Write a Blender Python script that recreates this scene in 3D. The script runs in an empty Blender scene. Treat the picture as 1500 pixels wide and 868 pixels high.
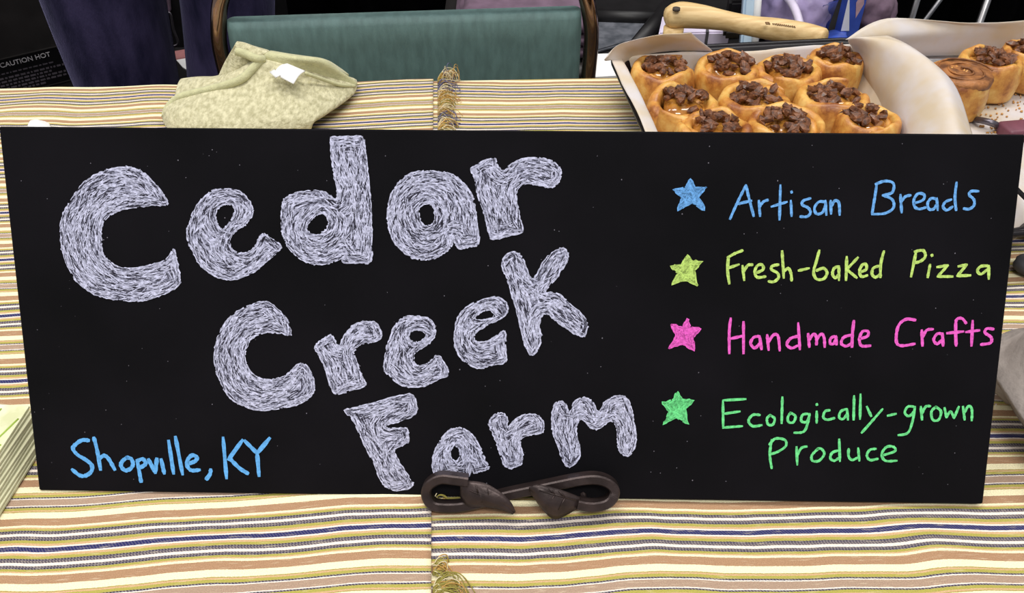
import bpy, bmesh, math, random
from mathutils import Vector, Matrix, noise
from mathutils.geometry import intersect_line_plane
R = math.radians
random.seed(7)
scene = bpy.context.scene
col = scene.collection

# ---------------------------------------------------------------- camera, world, lights, exposure
T = 0.75                    # table height
CH = 0.469                  # camera above the table
PITCH = R(40.1); FPX = 1300.0
cam = bpy.data.objects.new('camera', bpy.data.cameras.new('camera'))
col.objects.link(cam); scene.camera = cam
cam.location = (0, 0, T + CH); cam.rotation_euler = (math.pi/2 - PITCH, 0, 0)
cam.data.sensor_width = 36; cam.data.lens = 36*FPX/1500
cam.data.clip_start = 0.01

world = bpy.data.worlds.new('hall'); scene.world = world; world.use_nodes = True
bg = world.node_tree.nodes['Background']
bg.inputs[0].default_value = (0.93, 0.95, 1.0, 1); bg.inputs[1].default_value = 0.42

def ceiling_lamp(name, loc, sx, sy, power):
    l = bpy.data.lights.new(name, 'AREA'); l.shape = 'RECTANGLE'; l.size = sx; l.size_y = sy
    l.energy = power; l.color = (1.0, 0.975, 0.93)
    o = bpy.data.objects.new(name, l); col.objects.link(o); o.location = loc
    return o
ceiling_lamp('ceiling_lamp', (-0.7, 0.9, 3.6), 1.6, 0.5, 46)
ceiling_lamp('ceiling_lamp', (1.3, 1.5, 3.6), 1.6, 0.5, 40)
ceiling_lamp('ceiling_lamp', (0.2, -1.3, 3.6), 1.6, 0.5, 72)
ceiling_lamp('ceiling_lamp', (-3.2, 1.6, 3.6), 1.6, 0.5, 60)

vs = scene.view_settings
vs.view_transform = 'Standard'; vs.look = 'None'; vs.gamma = 1; vs.use_curve_mapping = False
vs.exposure = -0.12

# ---------------------------------------------------------------- helpers
def at(x, y, h=0.0):
    """photo pixel -> point at height h above the table top"""
    r = ray(x, y); t = (h - CH)/r.z
    return Vector((r.x*t, r.y*t, T + h))
def ray(x, y):
    c, s = math.cos(PITCH), math.sin(PITCH)
    a, b = (x-750)/FPX, (y-434)/FPX
    return Vector((a, c - b*s, -s - b*c))
def at_depth(x, y, d):
    r = ray(x, y); t = d/r.y
    return Vector((r.x*t, d, T + CH + r.z*t))
def lin(c):
    c = c/255.0
    return c/12.92 if c <= .04045 else ((c+.055)/1.055)**2.4
def rgb(r, g, b): return (lin(r), lin(g), lin(b), 1)

def new_mat(name):
    m = bpy.data.materials.new(name); m.use_nodes = True
    return m, m.node_tree, m.node_tree.nodes['Principled BSDF']
def mat(name, c, rough=.6, metal=0, var=.12, scale=60, bump=0, bscale=300, spec=.5, sheen=0, c2=None, trans=0, stretch=None, coat=0):
    m, nt, p = new_mat(name); L = nt.links.new; N = nt.nodes.new
    tc = N('ShaderNodeTexCoord')
    src = tc.outputs['Object']
    if stretch:
        mp = N('ShaderNodeMapping'); mp.inputs['Scale'].default_value = stretch; L(src, mp.inputs[0]); src = mp.outputs[0]
    n = N('ShaderNodeTexNoise'); n.inputs['Scale'].default_value = scale; n.inputs['Detail'].default_value = 4
    L(src, n.inputs['Vector'])
    mx = N('ShaderNodeMix'); mx.data_type = 'RGBA'
    k1 = tuple(v*(1-var) for v in c[:3]) + (1,)
    k2 = c2 if c2 else tuple(min(1, v*(1+var)) for v in c[:3]) + (1,)
    mx.inputs[6].default_value = k1; mx.inputs[7].default_value = k2
    rp = N('ShaderNodeMapRange'); rp.inputs[1].default_value = .35; rp.inputs[2].default_value = .65
    L(n.outputs[0], rp.inputs[0]); L(rp.outputs[0], mx.inputs[0]); L(mx.outputs[2], p.inputs['Base Color'])
    p.inputs['Roughness'].default_value = rough; p.inputs['Metallic'].default_value = metal
    p.inputs['Specular IOR Level'].default_value = spec
    if sheen: p.inputs['Sheen Weight'].default_value = sheen; p.inputs['Sheen Tint'].default_value = tuple(min(1, v*3+.1) for v in c[:3])+(1,); p.inputs['Sheen Roughness'].default_value = .4
    if coat: p.inputs['Coat Weight'].default_value = coat; p.inputs['Coat Roughness'].default_value = .12
    if trans: p.inputs['Transmission Weight'].default_value = trans
    if bump:
        n2 = N('ShaderNodeTexNoise'); n2.inputs['Scale'].default_value = bscale; n2.inputs['Detail'].default_value = 3
        L(src, n2.inputs['Vector'])
        b = N('ShaderNodeBump'); b.inputs['Strength'].default_value = bump; b.inputs['Distance'].default_value = .002
        L(n2.outputs[0], b.inputs['Height']); L(b.outputs[0], p.inputs['Normal'])
    return m

def tag(o, label=None, cat=None, group=None, kind=None):
    if label: o['label'] = label
    if cat: o['category'] = cat
    if group: o['group'] = group
    if kind: o['kind'] = kind
    return o
def empty(name, loc=(0, 0, 0), rz=0):
    o = bpy.data.objects.new(name, None); col.objects.link(o); o.location = loc; o.rotation_euler.z = rz
    o.empty_display_size = .02
    return o
def obj(name, bm, m, parent=None, smooth=True):
    me = bpy.data.meshes.new(name)
    if isinstance(bm, bmesh.types.BMesh):
        bmesh.ops.recalc_face_normals(bm, faces=bm.faces); bm.to_mesh(me); bm.free()
    else:
        me.from_pydata(*bm); me.update()
    for f in me.polygons: f.use_smooth = smooth
    if m is not None:
        for k in (m if isinstance(m, (list, tuple)) else [m]): me.materials.append(k)
    o = bpy.data.objects.new(name, me); col.objects.link(o)
    if parent: o.parent = parent
    return o
def world_to(o_parent, pts):
    mi = (Matrix.Translation(o_parent.location) @ o_parent.rotation_euler.to_matrix().to_4x4()).inverted()
    return [mi @ Vector(p) for p in pts]
def box(bm, c, s, rot=None, bev=0):
    M = Matrix.Translation(c)
    if rot is not None: M = M @ rot.to_4x4()
    r = bmesh.ops.create_cube(bm, size=1, matrix=M @ Matrix.Diagonal((*s, 1)))
    if bev:
        es = list({e for v in r['verts'] for e in v.link_edges})
        bmesh.ops.bevel(bm, geom=es, offset=bev, segments=2, affect='EDGES', profile=.6)
    return bm
def nb(): return bmesh.new()
def catmull(p, n=6, closed=False):
    p = [Vector(q) for q in p]; out = []; k = len(p)
    for i in range(k if closed else k-1):
        if closed: a, b, c, d = p[i-1], p[i], p[(i+1) % k], p[(i+2) % k]
        else: a, b, c, d = p[max(i-1, 0)], p[i], p[i+1], p[min(i+2, k-1)]
        for j in range(n):
            t = j/n
            out.append(.5*((2*b) + (c-a)*t + (2*a-5*b+4*c-d)*t*t + (3*b-a-3*c+d)*t**3))
    if not closed: out.append(p[-1])
    return out
def tube(bm, pts, rad, sides=8, closed=False, square=False, up=None):
    pts = [Vector(p) for p in pts]; n = len(pts); rings = []
    rr = rad if isinstance(rad, (list, tuple)) else [rad]*n
    tang = []
    for i in range(n):
        if closed: d = pts[(i+1) % n]-pts[i-1]
        else: d = pts[min(i+1, n-1)]-pts[max(i-1, 0)]
        tang.append(d.normalized())
    u = Vector(up) if up else (Vector((0, 0, 1)) if abs(tang[0].z) < .9 else Vector((1, 0, 0)))
    for i in range(n):
        s = tang[i].cross(u).normalized(); w = s.cross(tang[i]).normalized()
        if not up: u = w
        ring = []
        for k in range(sides):
            a = 2*math.pi*(k+.5)/sides
            m = rr[i]/max(abs(math.cos(a)), abs(math.sin(a)))*.93 if square else rr[i]
            ring.append(bm.verts.new(pts[i] + s*math.cos(a)*m + w*math.sin(a)*m))
        rings.append(ring)
    for i in range(n if closed else n-1):
        a, b = rings[i], rings[(i+1) % n]
        for k in range(sides):
            bm.faces.new((a[k], a[(k+1) % sides], b[(k+1) % sides], b[k]))
    if not closed:
        bm.faces.new(rings[0]); bm.faces.new(rings[-1])
    return bm
def loft(bm, rings, cap0=True, cap1=True):
    vs_ = [[bm.verts.new(p) for p in r] for r in rings]
    for a, b in zip(vs_, vs_[1:]):
        k = len(a)
        for i in range(k): bm.faces.new((a[i], a[(i+1) % k], b[(i+1) % k], b[i]))
    if cap0: bm.faces.new(vs_[0])
    if cap1: bm.faces.new(vs_[-1])
    return bm
def rrect(sx, sy, r, z, n=5, cx=0, cy=0):
    out = []
    for qx, qy, a0 in ((1, 1, 0), (-1, 1, 90), (-1, -1, 180), (1, -1, 270)):
        for i in range(n+1):
            a = R(a0 + 90*i/n)
            out.append(Vector((cx+qx*(sx/2-r)+r*math.cos(a), cy+qy*(sy/2-r)+r*math.sin(a), z)))
    return out
def patch(rows, nu=8, nv=8, jit=0, fr=30, seed=0):
    """smooth sheet through a grid of control points"""
    cu = [catmull(r, nu) for r in rows]
    k = len(cu[0]); cols = [catmull([c[i] for c in cu], nv) for i in range(k)]
    bm = nb(); g = []
    for i in range(k):
        line = []
        for p in cols[i]:
            q = p.copy()
            if jit:
                q.z += jit*noise.noise(p*fr + Vector((seed, 0, 0)))
                q.y += jit*.6*noise.noise(p*fr + Vector((0, seed+9, 0)))
            line.append(bm.verts.new(q))
        g.append(line)
    for i in range(k-1):
        for j in range(len(g[0])-1):
            bm.faces.new((g[i][j], g[i+1][j], g[i+1][j+1], g[i][j+1]))
    return bm
def solid(o, t, off=0, sub=0):
    s = o.modifiers.new('thick', 'SOLIDIFY'); s.thickness = t; s.offset = off
    if sub:
        q = o.modifiers.new('smooth', 'SUBSURF'); q.levels = sub; q.render_levels = sub
    return o
def bake(o):
    dg = bpy.context.evaluated_depsgraph_get()
    me = bpy.data.meshes.new_from_object(o.evaluated_get(dg)); me.name = o.name
    o.modifiers.clear(); o.data = me
    for f in me.polygons: f.use_smooth = True
    return o
def text_mesh(name, body, size, m, parent):
    cu = bpy.data.curves.new(name, 'FONT'); cu.body = body; cu.size = size; cu.extrude = .0003
    tmp = bpy.data.objects.new(name, cu); col.objects.link(tmp)
    dg = bpy.context.evaluated_depsgraph_get()
    me = bpy.data.meshes.new_from_object(tmp.evaluated_get(dg))
    bpy.data.objects.remove(tmp); me.materials.clear(); me.materials.append(m)
    o = bpy.data.objects.new(name, me); col.objects.link(o); o.parent = parent
    return o

# ---------------------------------------------------------------- materials
def cloth_material():
    m, nt, p = new_mat('striped_weave'); L = nt.links.new; N = nt.nodes.new
    uv = N('ShaderNodeUVMap'); uv.uv_map = 'UVMap'
    sep = N('ShaderNodeSeparateXYZ'); L(uv.outputs[0], sep.inputs[0])
    nz = N('ShaderNodeTexNoise'); nz.inputs['Scale'].default_value = 700; nz.inputs['Detail'].default_value = 1
    L(uv.outputs[0], nz.inputs['Vector'])
    sub = N('ShaderNodeMath'); sub.operation = 'SUBTRACT'; L(nz.outputs[0], sub.inputs[0]); sub.inputs[1].default_value = .5
    amp = N('ShaderNodeMath'); amp.operation = 'MULTIPLY_ADD'; L(sub.outputs[0], amp.inputs[0]); amp.inputs[1].default_value = .0006
    L(sep.outputs['Y'], amp.inputs[2])
    dv = N('ShaderNodeMath'); dv.operation = 'DIVIDE'; L(amp.outputs[0], dv.inputs[0]); dv.inputs[1].default_value = PERIOD/2
    pp = N('ShaderNodeMath'); pp.operation = 'PINGPONG'; L(dv.outputs[0], pp.inputs[0]); pp.inputs[1].default_value = 1
    stops = [(0, 'blue'), (.045, 'white'), (.078, 'tan'), (.125, 'green'), (.18, 'navy'), (.213, 'grey'), (.262, 'white'), (.32, 'grey'),
             (.352, 'navy'), (.383, 'green'), (.428, 'tan'), (.455, 'cream'), (.5, 'brown'), (.655, 'cream'), (.785, 'olive'), (.80, 'tan'),
             (.83, 'green'), (.885, 'navy'), (.912, 'white'), (.93, 'mauve')]
    C = dict(blue=rgb(46, 48, 98), white=rgb(238, 226, 214), tan=rgb(206, 170, 128), green=rgb(174, 165, 84), navy=rgb(62, 57, 78), grey=rgb(138, 128, 126),
             cream=rgb(246, 236, 196), brown=rgb(174, 137, 106), olive=rgb(168, 152, 84), mauve=rgb(172, 146, 126))
    def ramp(get):
        r = N('ShaderNodeValToRGB'); r.color_ramp.interpolation = 'CONSTANT'
        e = r.color_ramp.elements
        while len(e) > 1: e.remove(e[-1])
        e[0].position = 0; e[0].color = get(stops[0][1])
        for pos, c in stops[1:]:
            k = e.new(pos); k.color = get(c)
        L(pp.outputs[0], r.inputs[0]); return r
    base = ramp(lambda c: C[c])
    dots = ramp(lambda c: (1, 1, 1, 1) if c in ('grey',) else ((.5, .5, .5, 1) if c == 'navy' else ((.12,)*3+(1,) if c == 'blue' else (0, 0, 0, 1))))
    # little woven dots along the grey lines
    tw = N('ShaderNodeMath'); tw.operation = 'MULTIPLY_ADD'; L(sep.outputs['Y'], tw.inputs[0]); tw.inputs[1].default_value = .8; L(sep.outputs['X'], tw.inputs[2])
    wx = N('ShaderNodeMath'); wx.operation = 'MULTIPLY'; L(tw.outputs[0], wx.inputs[0]); wx.inputs[1].default_value = 2*math.pi/.0019
    sn = N('ShaderNodeMath'); sn.operation = 'SINE'; L(wx.outputs[0], sn.inputs[0])
    gt = N('ShaderNodeMapRange'); L(sn.outputs[0], gt.inputs[0]); gt.inputs[1].default_value = -.3; gt.inputs[2].default_value = .5
    md = N('ShaderNodeMath'); md.operation = 'MULTIPLY'; L(gt.outputs[0], md.inputs[0]); L(dots.outputs[0], md.inputs[1])
    mx = N('ShaderNodeMix'); mx.data_type = 'RGBA'; L(md.outputs[0], mx.inputs[0]); L(base.outputs[0], mx.inputs[6])
    dk = N('ShaderNodeMix'); dk.data_type = 'RGBA'; dk.inputs[0].default_value = .55; L(dots.outputs[0], dk.inputs[0])
    dk.inputs[6].default_value = rgb(205, 196, 196); dk.inputs[7].default_value = rgb(84, 76, 88)
    L(dk.outputs[2], mx.inputs[7])
    # slub: pale diagonal threads and yarn variation
    mp = N('ShaderNodeMapping'); mp.inputs['Rotation'].default_value = (0, 0, R(-38)); mp.inputs['Scale'].default_value = (90, 900, 1)
    L(uv.outputs[0], mp.inputs[0])
    n2 = N('ShaderNodeTexNoise'); n2.inputs['Scale'].default_value = 1; n2.inputs['Detail'].default_value = 2; L(mp.outputs[0], n2.inputs['Vector'])
    r2 = N('ShaderNodeMapRange'); L(n2.outputs[0], r2.inputs[0]); r2.inputs[1].default_value = .58; r2.inputs[2].default_value = .8; r2.inputs[4].default_value = .5
    m2 = N('ShaderNodeMix'); m2.data_type = 'RGBA'; L(r2.outputs[0], m2.inputs[0]); L(mx.outputs[2], m2.inputs[6]); m2.inputs[7].default_value = rgb(232, 216, 186)
    n3 = N('ShaderNodeTexNoise'); n3.inputs['Scale'].default_value = 1500; L(uv.outputs[0], n3.inputs['Vector'])
    r3 = N('ShaderNodeMapRange'); L(n3.outputs[0], r3.inputs[0]); r3.inputs[1].default_value = .3; r3.inputs[2].default_value = .7; r3.inputs[3].default_value = .78; r3.inputs[4].default_value = 1.12
    m3 = N('ShaderNodeMix'); m3.data_type = 'RGBA'; m3.blend_type = 'MULTIPLY'; m3.inputs[0].default_value = 1; L(m2.outputs[2], m3.inputs[6]); L(r3.outputs[0], m3.inputs[7])
    L(m3.outputs[2], p.inputs['Base Color'])
    p.inputs['Roughness'].default_value = .95; p.inputs['Specular IOR Level'].default_value = .1
    bp = N('ShaderNodeBump'); bp.inputs['Strength'].default_value = .35; bp.inputs['Distance'].default_value = .0006
    L(n3.outputs[0], bp.inputs['Height']); L(bp.outputs[0], p.inputs['Normal'])
    return m
PERIOD = 0.0737
M_cloth = cloth_material()
M_board = mat('board_black', rgb(11, 10, 14), .75, var=.2, scale=9, bump=.04, bscale=900, spec=.1, c2=rgb(17, 15, 20))
M_chalk_mid = mat('chalk_rubbed', rgb(126, 125, 148), .95, var=.55, scale=650, spec=.05, c2=rgb(178, 179, 204))
M_chalk_hi = mat('chalk_bright', rgb(196, 197, 222), .95, var=.35, scale=500, spec=.05)
M_chalk_gap = mat('chalk_gap', rgb(50, 48, 60), .9, var=.4, scale=200, spec=.1)
M_blue = mat('chalk_blue', rgb(104, 176, 240), .95, var=.16, scale=500, spec=.05)
M_blue2 = mat('chalk_soft_blue', rgb(110, 170, 232), .95, var=.25, scale=600, spec=.05)
M_lime = mat('chalk_lime', rgb(190, 220, 116), .95, var=.25, scale=600, spec=.05)
M_pink = mat('chalk_pink', rgb(240, 100, 200), .95, var=.2, scale=600, spec=.05)
M_green = mat('chalk_green', rgb(112, 222, 140), .95, var=.22, scale=600, spec=.05)
M_iron = mat('forged_iron', rgb(60, 49, 48), .4, .55, var=.3, scale=90, bump=.3, bscale=140)
M_teal = mat('teal_vinyl', rgb(94, 122, 120), .62, var=.14, scale=70, bump=.15, bscale=700, stretch=(1.6, 1, .5), sheen=.2)
M_chrome = mat('bronze_chrome', rgb(150, 125, 112), .12, 1, var=.1, scale=20)
M_towel = mat('sage_terry', rgb(184, 178, 142), .98, var=.10, scale=230, bump=1.0, bscale=330, spec=.05, sheen=.3, c2=rgb(212, 206, 172), stretch=(1, .6, 1))
M_band = mat('sage_band', rgb(194, 192, 152), .95, var=.08, scale=150, bump=.4, bscale=700, spec=.05, sheen=.3)
M_white = mat('white_tag', rgb(240, 240, 240), .7, var=.03)
M_pan = mat('black_pan', rgb(24, 20, 24), .35, .3, var=.3, scale=60)
M_alu = mat('aluminium', rgb(170, 168, 170), .35, 1, var=.1, scale=40)
M_denim = mat('dark_denim', rgb(38, 37, 64), .95, var=.35, scale=30, bump=.4, bscale=500, spec=.05, sheen=.8, c2=rgb(66, 60, 92), stretch=(1, 1, .35))
M_skin = mat('skin', rgb(214, 168, 140), .55, var=.06)
M_hair = mat('brown_hair', rgb(60, 42, 32), .6, var=.3, scale=90)
M_shirt = mat('grey_shirt', rgb(90, 90, 100), .9, var=.1)
M_shoe = mat('black_shoe', rgb(24, 22, 24), .5, var=.2)
M_black = mat('black_plastic', rgb(20, 18, 20), .5, var=.3, scale=40)
M_dgrey = mat('dark_grey_enamel', rgb(40, 37, 37), .45, var=.2, scale=25)
M_slate = mat('worn_slate_plastic', rgb(74, 78, 86), .5, var=.2, scale=60, c2=rgb(104, 106, 114))
M_mauve = mat('mauve_fabric', rgb(112, 90, 108), .85, var=.2, scale=30, bump=.3, bscale=120)
M_lav = mat('lavender_plastic', rgb(150, 136, 176), .35, var=.22, scale=25, bump=.4, bscale=60)
M_lavwhite = mat('lavender_white', rgb(214, 204, 226), .5, var=.08, scale=30)
M_ice = mat('pale_blue_plastic', rgb(186, 208, 226), .3, var=.06, scale=30)
M_bluepack = mat('blue_print', rgb(64, 92, 190), .4, var=.15, scale=50)
M_navypack = mat('navy_print', rgb(36, 44, 110), .4, var=.2, scale=50)
M_pinkprint = mat('peach_print', rgb(196, 160, 168), .6, var=.15, scale=90)
M_wood = mat('pale_beech', rgb(216, 180, 122), .5, var=.12, scale=20, stretch=(1, 12, 12), c2=rgb(230, 200, 146))
M_woodmark = mat('burnt_mark', rgb(130, 96, 60), .7)
M_pulp = mat('moulded_pulp', rgb(146, 136, 130), .95, var=.14, scale=40, bump=.5, bscale=200, spec=.1, c2=rgb(166, 156, 150))
M_leaf = mat('printed_leaflet', rgb(224, 226, 176), .55, var=.1, scale=60, c2=rgb(244, 242, 214))
M_leafmark = mat('leaflet_green', rgb(168, 198, 76), .6, var=.1)
M_leafedge = mat('leaflet_plain', rgb(206, 204, 170), .7, var=.1)
M_red = mat('dark_red_handle', rgb(112, 62, 76), .5, var=.15)
M_greysteel = mat('grey_steel', rgb(110, 104, 112), .35, .8, var=.1)
M_stone = mat('dark_grey_stone', rgb(74, 72, 76), .7, var=.2)
M_print = mat('white_print', rgb(200, 196, 200), .7)
M_dimprint = mat('dim_print', rgb(78, 72, 80), .8)
M_floor = mat('dark_carpet', rgb(26, 24, 28), .98, var=.3, scale=50, bump=.5, bscale=200, spec=.05)
M_drape = mat('black_drape', rgb(12, 11, 14), .95, var=.2, scale=30, spec=.05)
M_table = mat('table_board', rgb(180, 176, 168), .6, var=.05)
M_steel = mat('steel_leg', rgb(120, 120, 124), .35, .9)

def parchment_material():
    m, nt, p = new_mat('parchment'); L = nt.links.new; N = nt.nodes.new
    tc = N('ShaderNodeTexCoord'); n = N('ShaderNodeTexNoise'); n.inputs['Scale'].default_value = 22; n.inputs['Detail'].default_value = 3
    L(tc.outputs['Object'], n.inputs[0])
    r = N('ShaderNodeValToRGB'); r.color_ramp.elements[0].position = .35; r.color_ramp.elements[0].color = rgb(232, 216, 190)
    r.color_ramp.elements[1].position = .62; r.color_ramp.elements[1].color = rgb(236, 230, 230)
    L(n.outputs[0], r.inputs[0]); L(r.outputs[0], p.inputs['Base Color'])
    p.inputs['Roughness'].default_value = .5
    t = N('ShaderNodeBsdfTranslucent'); L(r.outputs[0], t.inputs[0])
    ms = N('ShaderNodeMixShader'); ms.inputs[0].default_value = .3
    L(p.outputs[0], ms.inputs[1]); L(t.outputs[0], ms.inputs[2]); L(ms.outputs[0], nt.nodes['Material Output'].inputs[0])
    b = N('ShaderNodeBump'); b.inputs['Strength'].default_value = .25; b.inputs['Distance'].default_value = .003
    n2 = N('ShaderNodeTexNoise'); n2.inputs['Scale'].default_value = 45; L(tc.outputs['Object'], n2.inputs[0]); L(n2.outputs[0], b.inputs['Height']); L(b.outputs[0], p.inputs['Normal'])
    return m
M_parch = parchment_material()
def dough_material():
    m, nt, p = new_mat('baked_dough'); L = nt.links.new; N = nt.nodes.new
    tc = N('ShaderNodeTexCoord'); sep = N('ShaderNodeSeparateXYZ'); L(tc.outputs['Object'], sep.inputs[0])
    n = N('ShaderNodeTexNoise'); n.inputs['Scale'].default_value = 30; n.inputs['Detail'].default_value = 5; n.inputs['Roughness'].default_value = .65; L(tc.outputs['Object'], n.inputs[0])
    ad = N('ShaderNodeMath'); ad.operation = 'MULTIPLY_ADD'; L(sep.outputs['Z'], ad.inputs[0]); ad.inputs[1].default_value = 3.0
    st = N('ShaderNodeMapRange'); L(n.outputs[0], st.inputs[0]); st.inputs[1].default_value = .3; st.inputs[2].default_value = .7; st.inputs[3].default_value = .18; st.inputs[4].default_value = .86
    L(st.outputs[0], ad.inputs[2])
    r = N('ShaderNodeValToRGB'); e = r.color_ramp.elements
    e[0].position = .34; e[0].color = rgb(226, 184, 104); e[1].position = .82; e[1].color = rgb(140, 78, 30)
    k = e.new(.50); k.color = rgb(212, 156, 74); k = e.new(.65); k.color = rgb(192, 128, 56)
    L(ad.outputs[0], r.inputs[0]); L(r.outputs[0], p.inputs['Base Color'])
    p.inputs['Roughness'].default_value = .5
    p.inputs['Coat Weight'].default_value = .25; p.inputs['Coat Roughness'].default_value = .25
    p.inputs['Subsurface Weight'].default_value = .1; p.inputs['Subsurface Radius'].default_value = (.01, .006, .003)
    b = N('ShaderNodeBump'); b.inputs['Strength'].default_value = .3; b.inputs['Distance'].default_value = .003
    n2 = N('ShaderNodeTexNoise'); n2.inputs['Scale'].default_value = 120; L(tc.outputs['Object'], n2.inputs[0]); L(n2.outputs[0], b.inputs['Height']); L(b.outputs[0], p.inputs['Normal'])
    return m
M_dough = dough_material()
M_glaze = mat('caramel_glaze', rgb(178, 110, 40), .15, var=.3, scale=60, coat=.8, c2=rgb(206, 146, 66))
M_nut = mat('pecan', rgb(78, 44, 30), .5, var=.35, scale=150, bump=.4, bscale=300, c2=rgb(140, 88, 54), coat=.12)
M_cinn = mat('cinnamon_crust', rgb(122, 72, 36), .6, var=.35, scale=90, bump=.8, bscale=160, coat=.05, c2=rgb(172, 112, 60))

# ---------------------------------------------------------------- setting: floor and drape
bm = nb(); box(bm, (0, 1.0, -.02), (9, 9, .04)); tag(obj('floor', bm, M_floor), kind='structure')
bm = nb(); prof = []
for i in range(241):
    x = -4 + 8*i/240
    prof.append((x, 2.75 + .05*math.sin(x*19) + .03*math.sin(x*31+1)))
g = [[bm.verts.new((x, y, z)) for z in (0, .9, 1.9, 2.8)] for x, y in prof]
for a, b in zip(g, g[1:]):
    for k in range(3): bm.faces.new((a[k], b[k], b[k+1], a[k+1]))
tag(solid(obj('wall_back', bm, M_drape), .004), kind='structure')

# ---------------------------------------------------------------- table and cloths
YAW_T = R(2.2)
TF, TB, TX0, TX1 = 0.19, 0.945, -1.0, 1.0      # front/back edge (table frame), ends
tbl = empty('folding_table', (0, 0, 0), YAW_T)
tag(tbl, 'folding table standing under the striped tablecloths', 'table')
bm = nb(); box(bm, (0, (TF+TB)/2, T-.017), (TX1-TX0, TB-TF, .03), bev=.004); obj('tabletop', bm, M_table, tbl)
for sx in (-1, 1):
    for yy in (TF+.1, TB-.1):
        bm = nb(); tube(bm, [(sx*.85, yy, 0), (sx*.85, yy, T-.03)], .014); obj('leg', bm, M_steel, tbl)
    bm = nb(); tube(bm, [(sx*.85, TF+.1, .3), (sx*.85, TB-.1, .3)], .010); obj('brace', bm, M_steel, tbl)

def cloth_z(x, y, left):
    """gentle ripples of the cloth, in table frame"""
    z = 0.0
    def bump(cx, cy, sx, sy, h, rot=0):
        dx, dy = x-cx, y-cy; c, s = math.cos(rot), math.sin(rot)
        u, v = (c*dx+s*dy)/sx, (-s*dx+c*dy)/sy
        return h*math.exp(-u*u-v*v)
    for b in BUMPS: z += bump(*b)
    k = min(1, max(0, (.348-y)/.03)) if y < .6 else 1
    return z*k
BUMPS = [(-.17, .315, .035, .07, .004, .25), (-.24, .30, .03, .06, .0025, .2), (.265, .31, .018, .06, .0038, .5), (.13, .30, .06, .03, .002, .2), (-.05, .345, .03, .05, .002, 0),
         (-.30, .33, .03, .05, .002, .3), (-.36, .9, .03, .06, .003, .2), (-.5, .88, .03, .05, .003, -.2), (-.46, .86, .02, .08, .002, .2)]
SEAM = lambda y: -.036 - .0165*(y-.28)/.6
def make_cloth(name, x0, x1, left, lab):
    root = empty(name, (0, 0, 0), YAW_T); tag(root, lab, 'tablecloth')
    yawc = (R(3.0) if left else R(1.5)) - YAW_T
    ref = at(630, 780.5) if left else at(640, 793)
    ref = world_to(root, [ref])[0]
    nx, ny = 220, 130
    OV0, OV1 = .28, .13
    tot = OV0 + (TB-TF) + OV1
    bm = nb(); uvl = bm.loops.layers.uv.new('UVMap'); G = []; UVS = {}
    for i in range(nx+1):
        row = []
        for j in range(ny+1):
            s = tot*j/ny
            fx = i/nx
            yy = TF - OV0 + s
            ye = min(max(yy, TF), TB)
            a, b = (x0(ye) if callable(x0) else x0), (x1(ye) if callable(x1) else x1)
            x = a + (b-a)*fx
            top = .0012
            dseam = (x1(ye)-x) if left else 9
            if left: top += .0030*min(1, max(0, 1-(dseam-.03)/.08)) if dseam < .11 else 0
            wv = cloth_z(x, ye, left)
            rad = .008
            if s < OV0 - rad:      px, pz = TF-.004 - .012*math.sin(x*17+1)*(1-s/OV0)*.8 - .012, T - (OV0-rad-s) - rad
            elif s < OV0 + rad:
                a_ = (s-OV0+rad)/(2*rad)*math.pi/2; px, pz = TF-.004 + rad - (rad+.012*(1-(s-OV0+rad)/(2*rad)))*math.cos(a_), T - rad + rad*math.sin(a_) + top
            elif s < tot - OV1 - rad: px, pz = yy, T + top + wv
            elif s < tot - OV1 + rad:
                a_ = (s-(tot-OV1-rad))/(2*rad)*math.pi/2; px, pz = TB - rad + (rad+.004)*math.sin(a_), T - rad + rad*math.cos(a_) + top + wv*math.cos(a_)
            else: px, pz = TB + .004 + .006*(s-(tot-OV1+rad))/OV1*(1+math.sin(x*21)), T - rad - (s-(tot-OV1+rad))
            v = bm.verts.new((x, px, pz)); row.append(v)
            c, sn_ = math.cos(yawc), math.sin(yawc)
            dx, dy = x-ref.x, yy-ref.y
            uu = c*dx + sn_*dy; vv = -sn_*dx + c*dy
            vv += .0042*noise.noise(Vector((x*6, yy*4, 3 if left else 8))) + .0022*noise.noise(Vector((x*17, yy*9, 5))) + .0007*noise.noise(Vector((x*50, yy*30, 7)))
            if left and dseam < .05: vv += .003*math.sin((.05-dseam)*60)*noise.noise(Vector((yy*30, 1, 2)))
            UVS[v] = (uu, vv)
        G.append(row)
    for i in range(nx):
        for j in range(ny):
            f = bm.faces.new((G[i][j], G[i+1][j], G[i+1][j+1], G[i][j+1]))
            for l in f.loops: l[uvl].uv = UVS[l.vert]
    o = obj('woven_panel', bm, M_cloth, root)
    solid(o, .0009, 1)
    return root
left_cloth = make_cloth('striped_tablecloth', TX0-.02, SEAM, True, 'striped woven tablecloth with a frayed hem lapping over the other cloth, under the green towel')
right_cloth = make_cloth('striped_tablecloth', lambda y: SEAM(y)-.05, TX1+.02, False, 'striped woven tablecloth under the pan of buns, its end tucked below the frayed hem')

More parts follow.
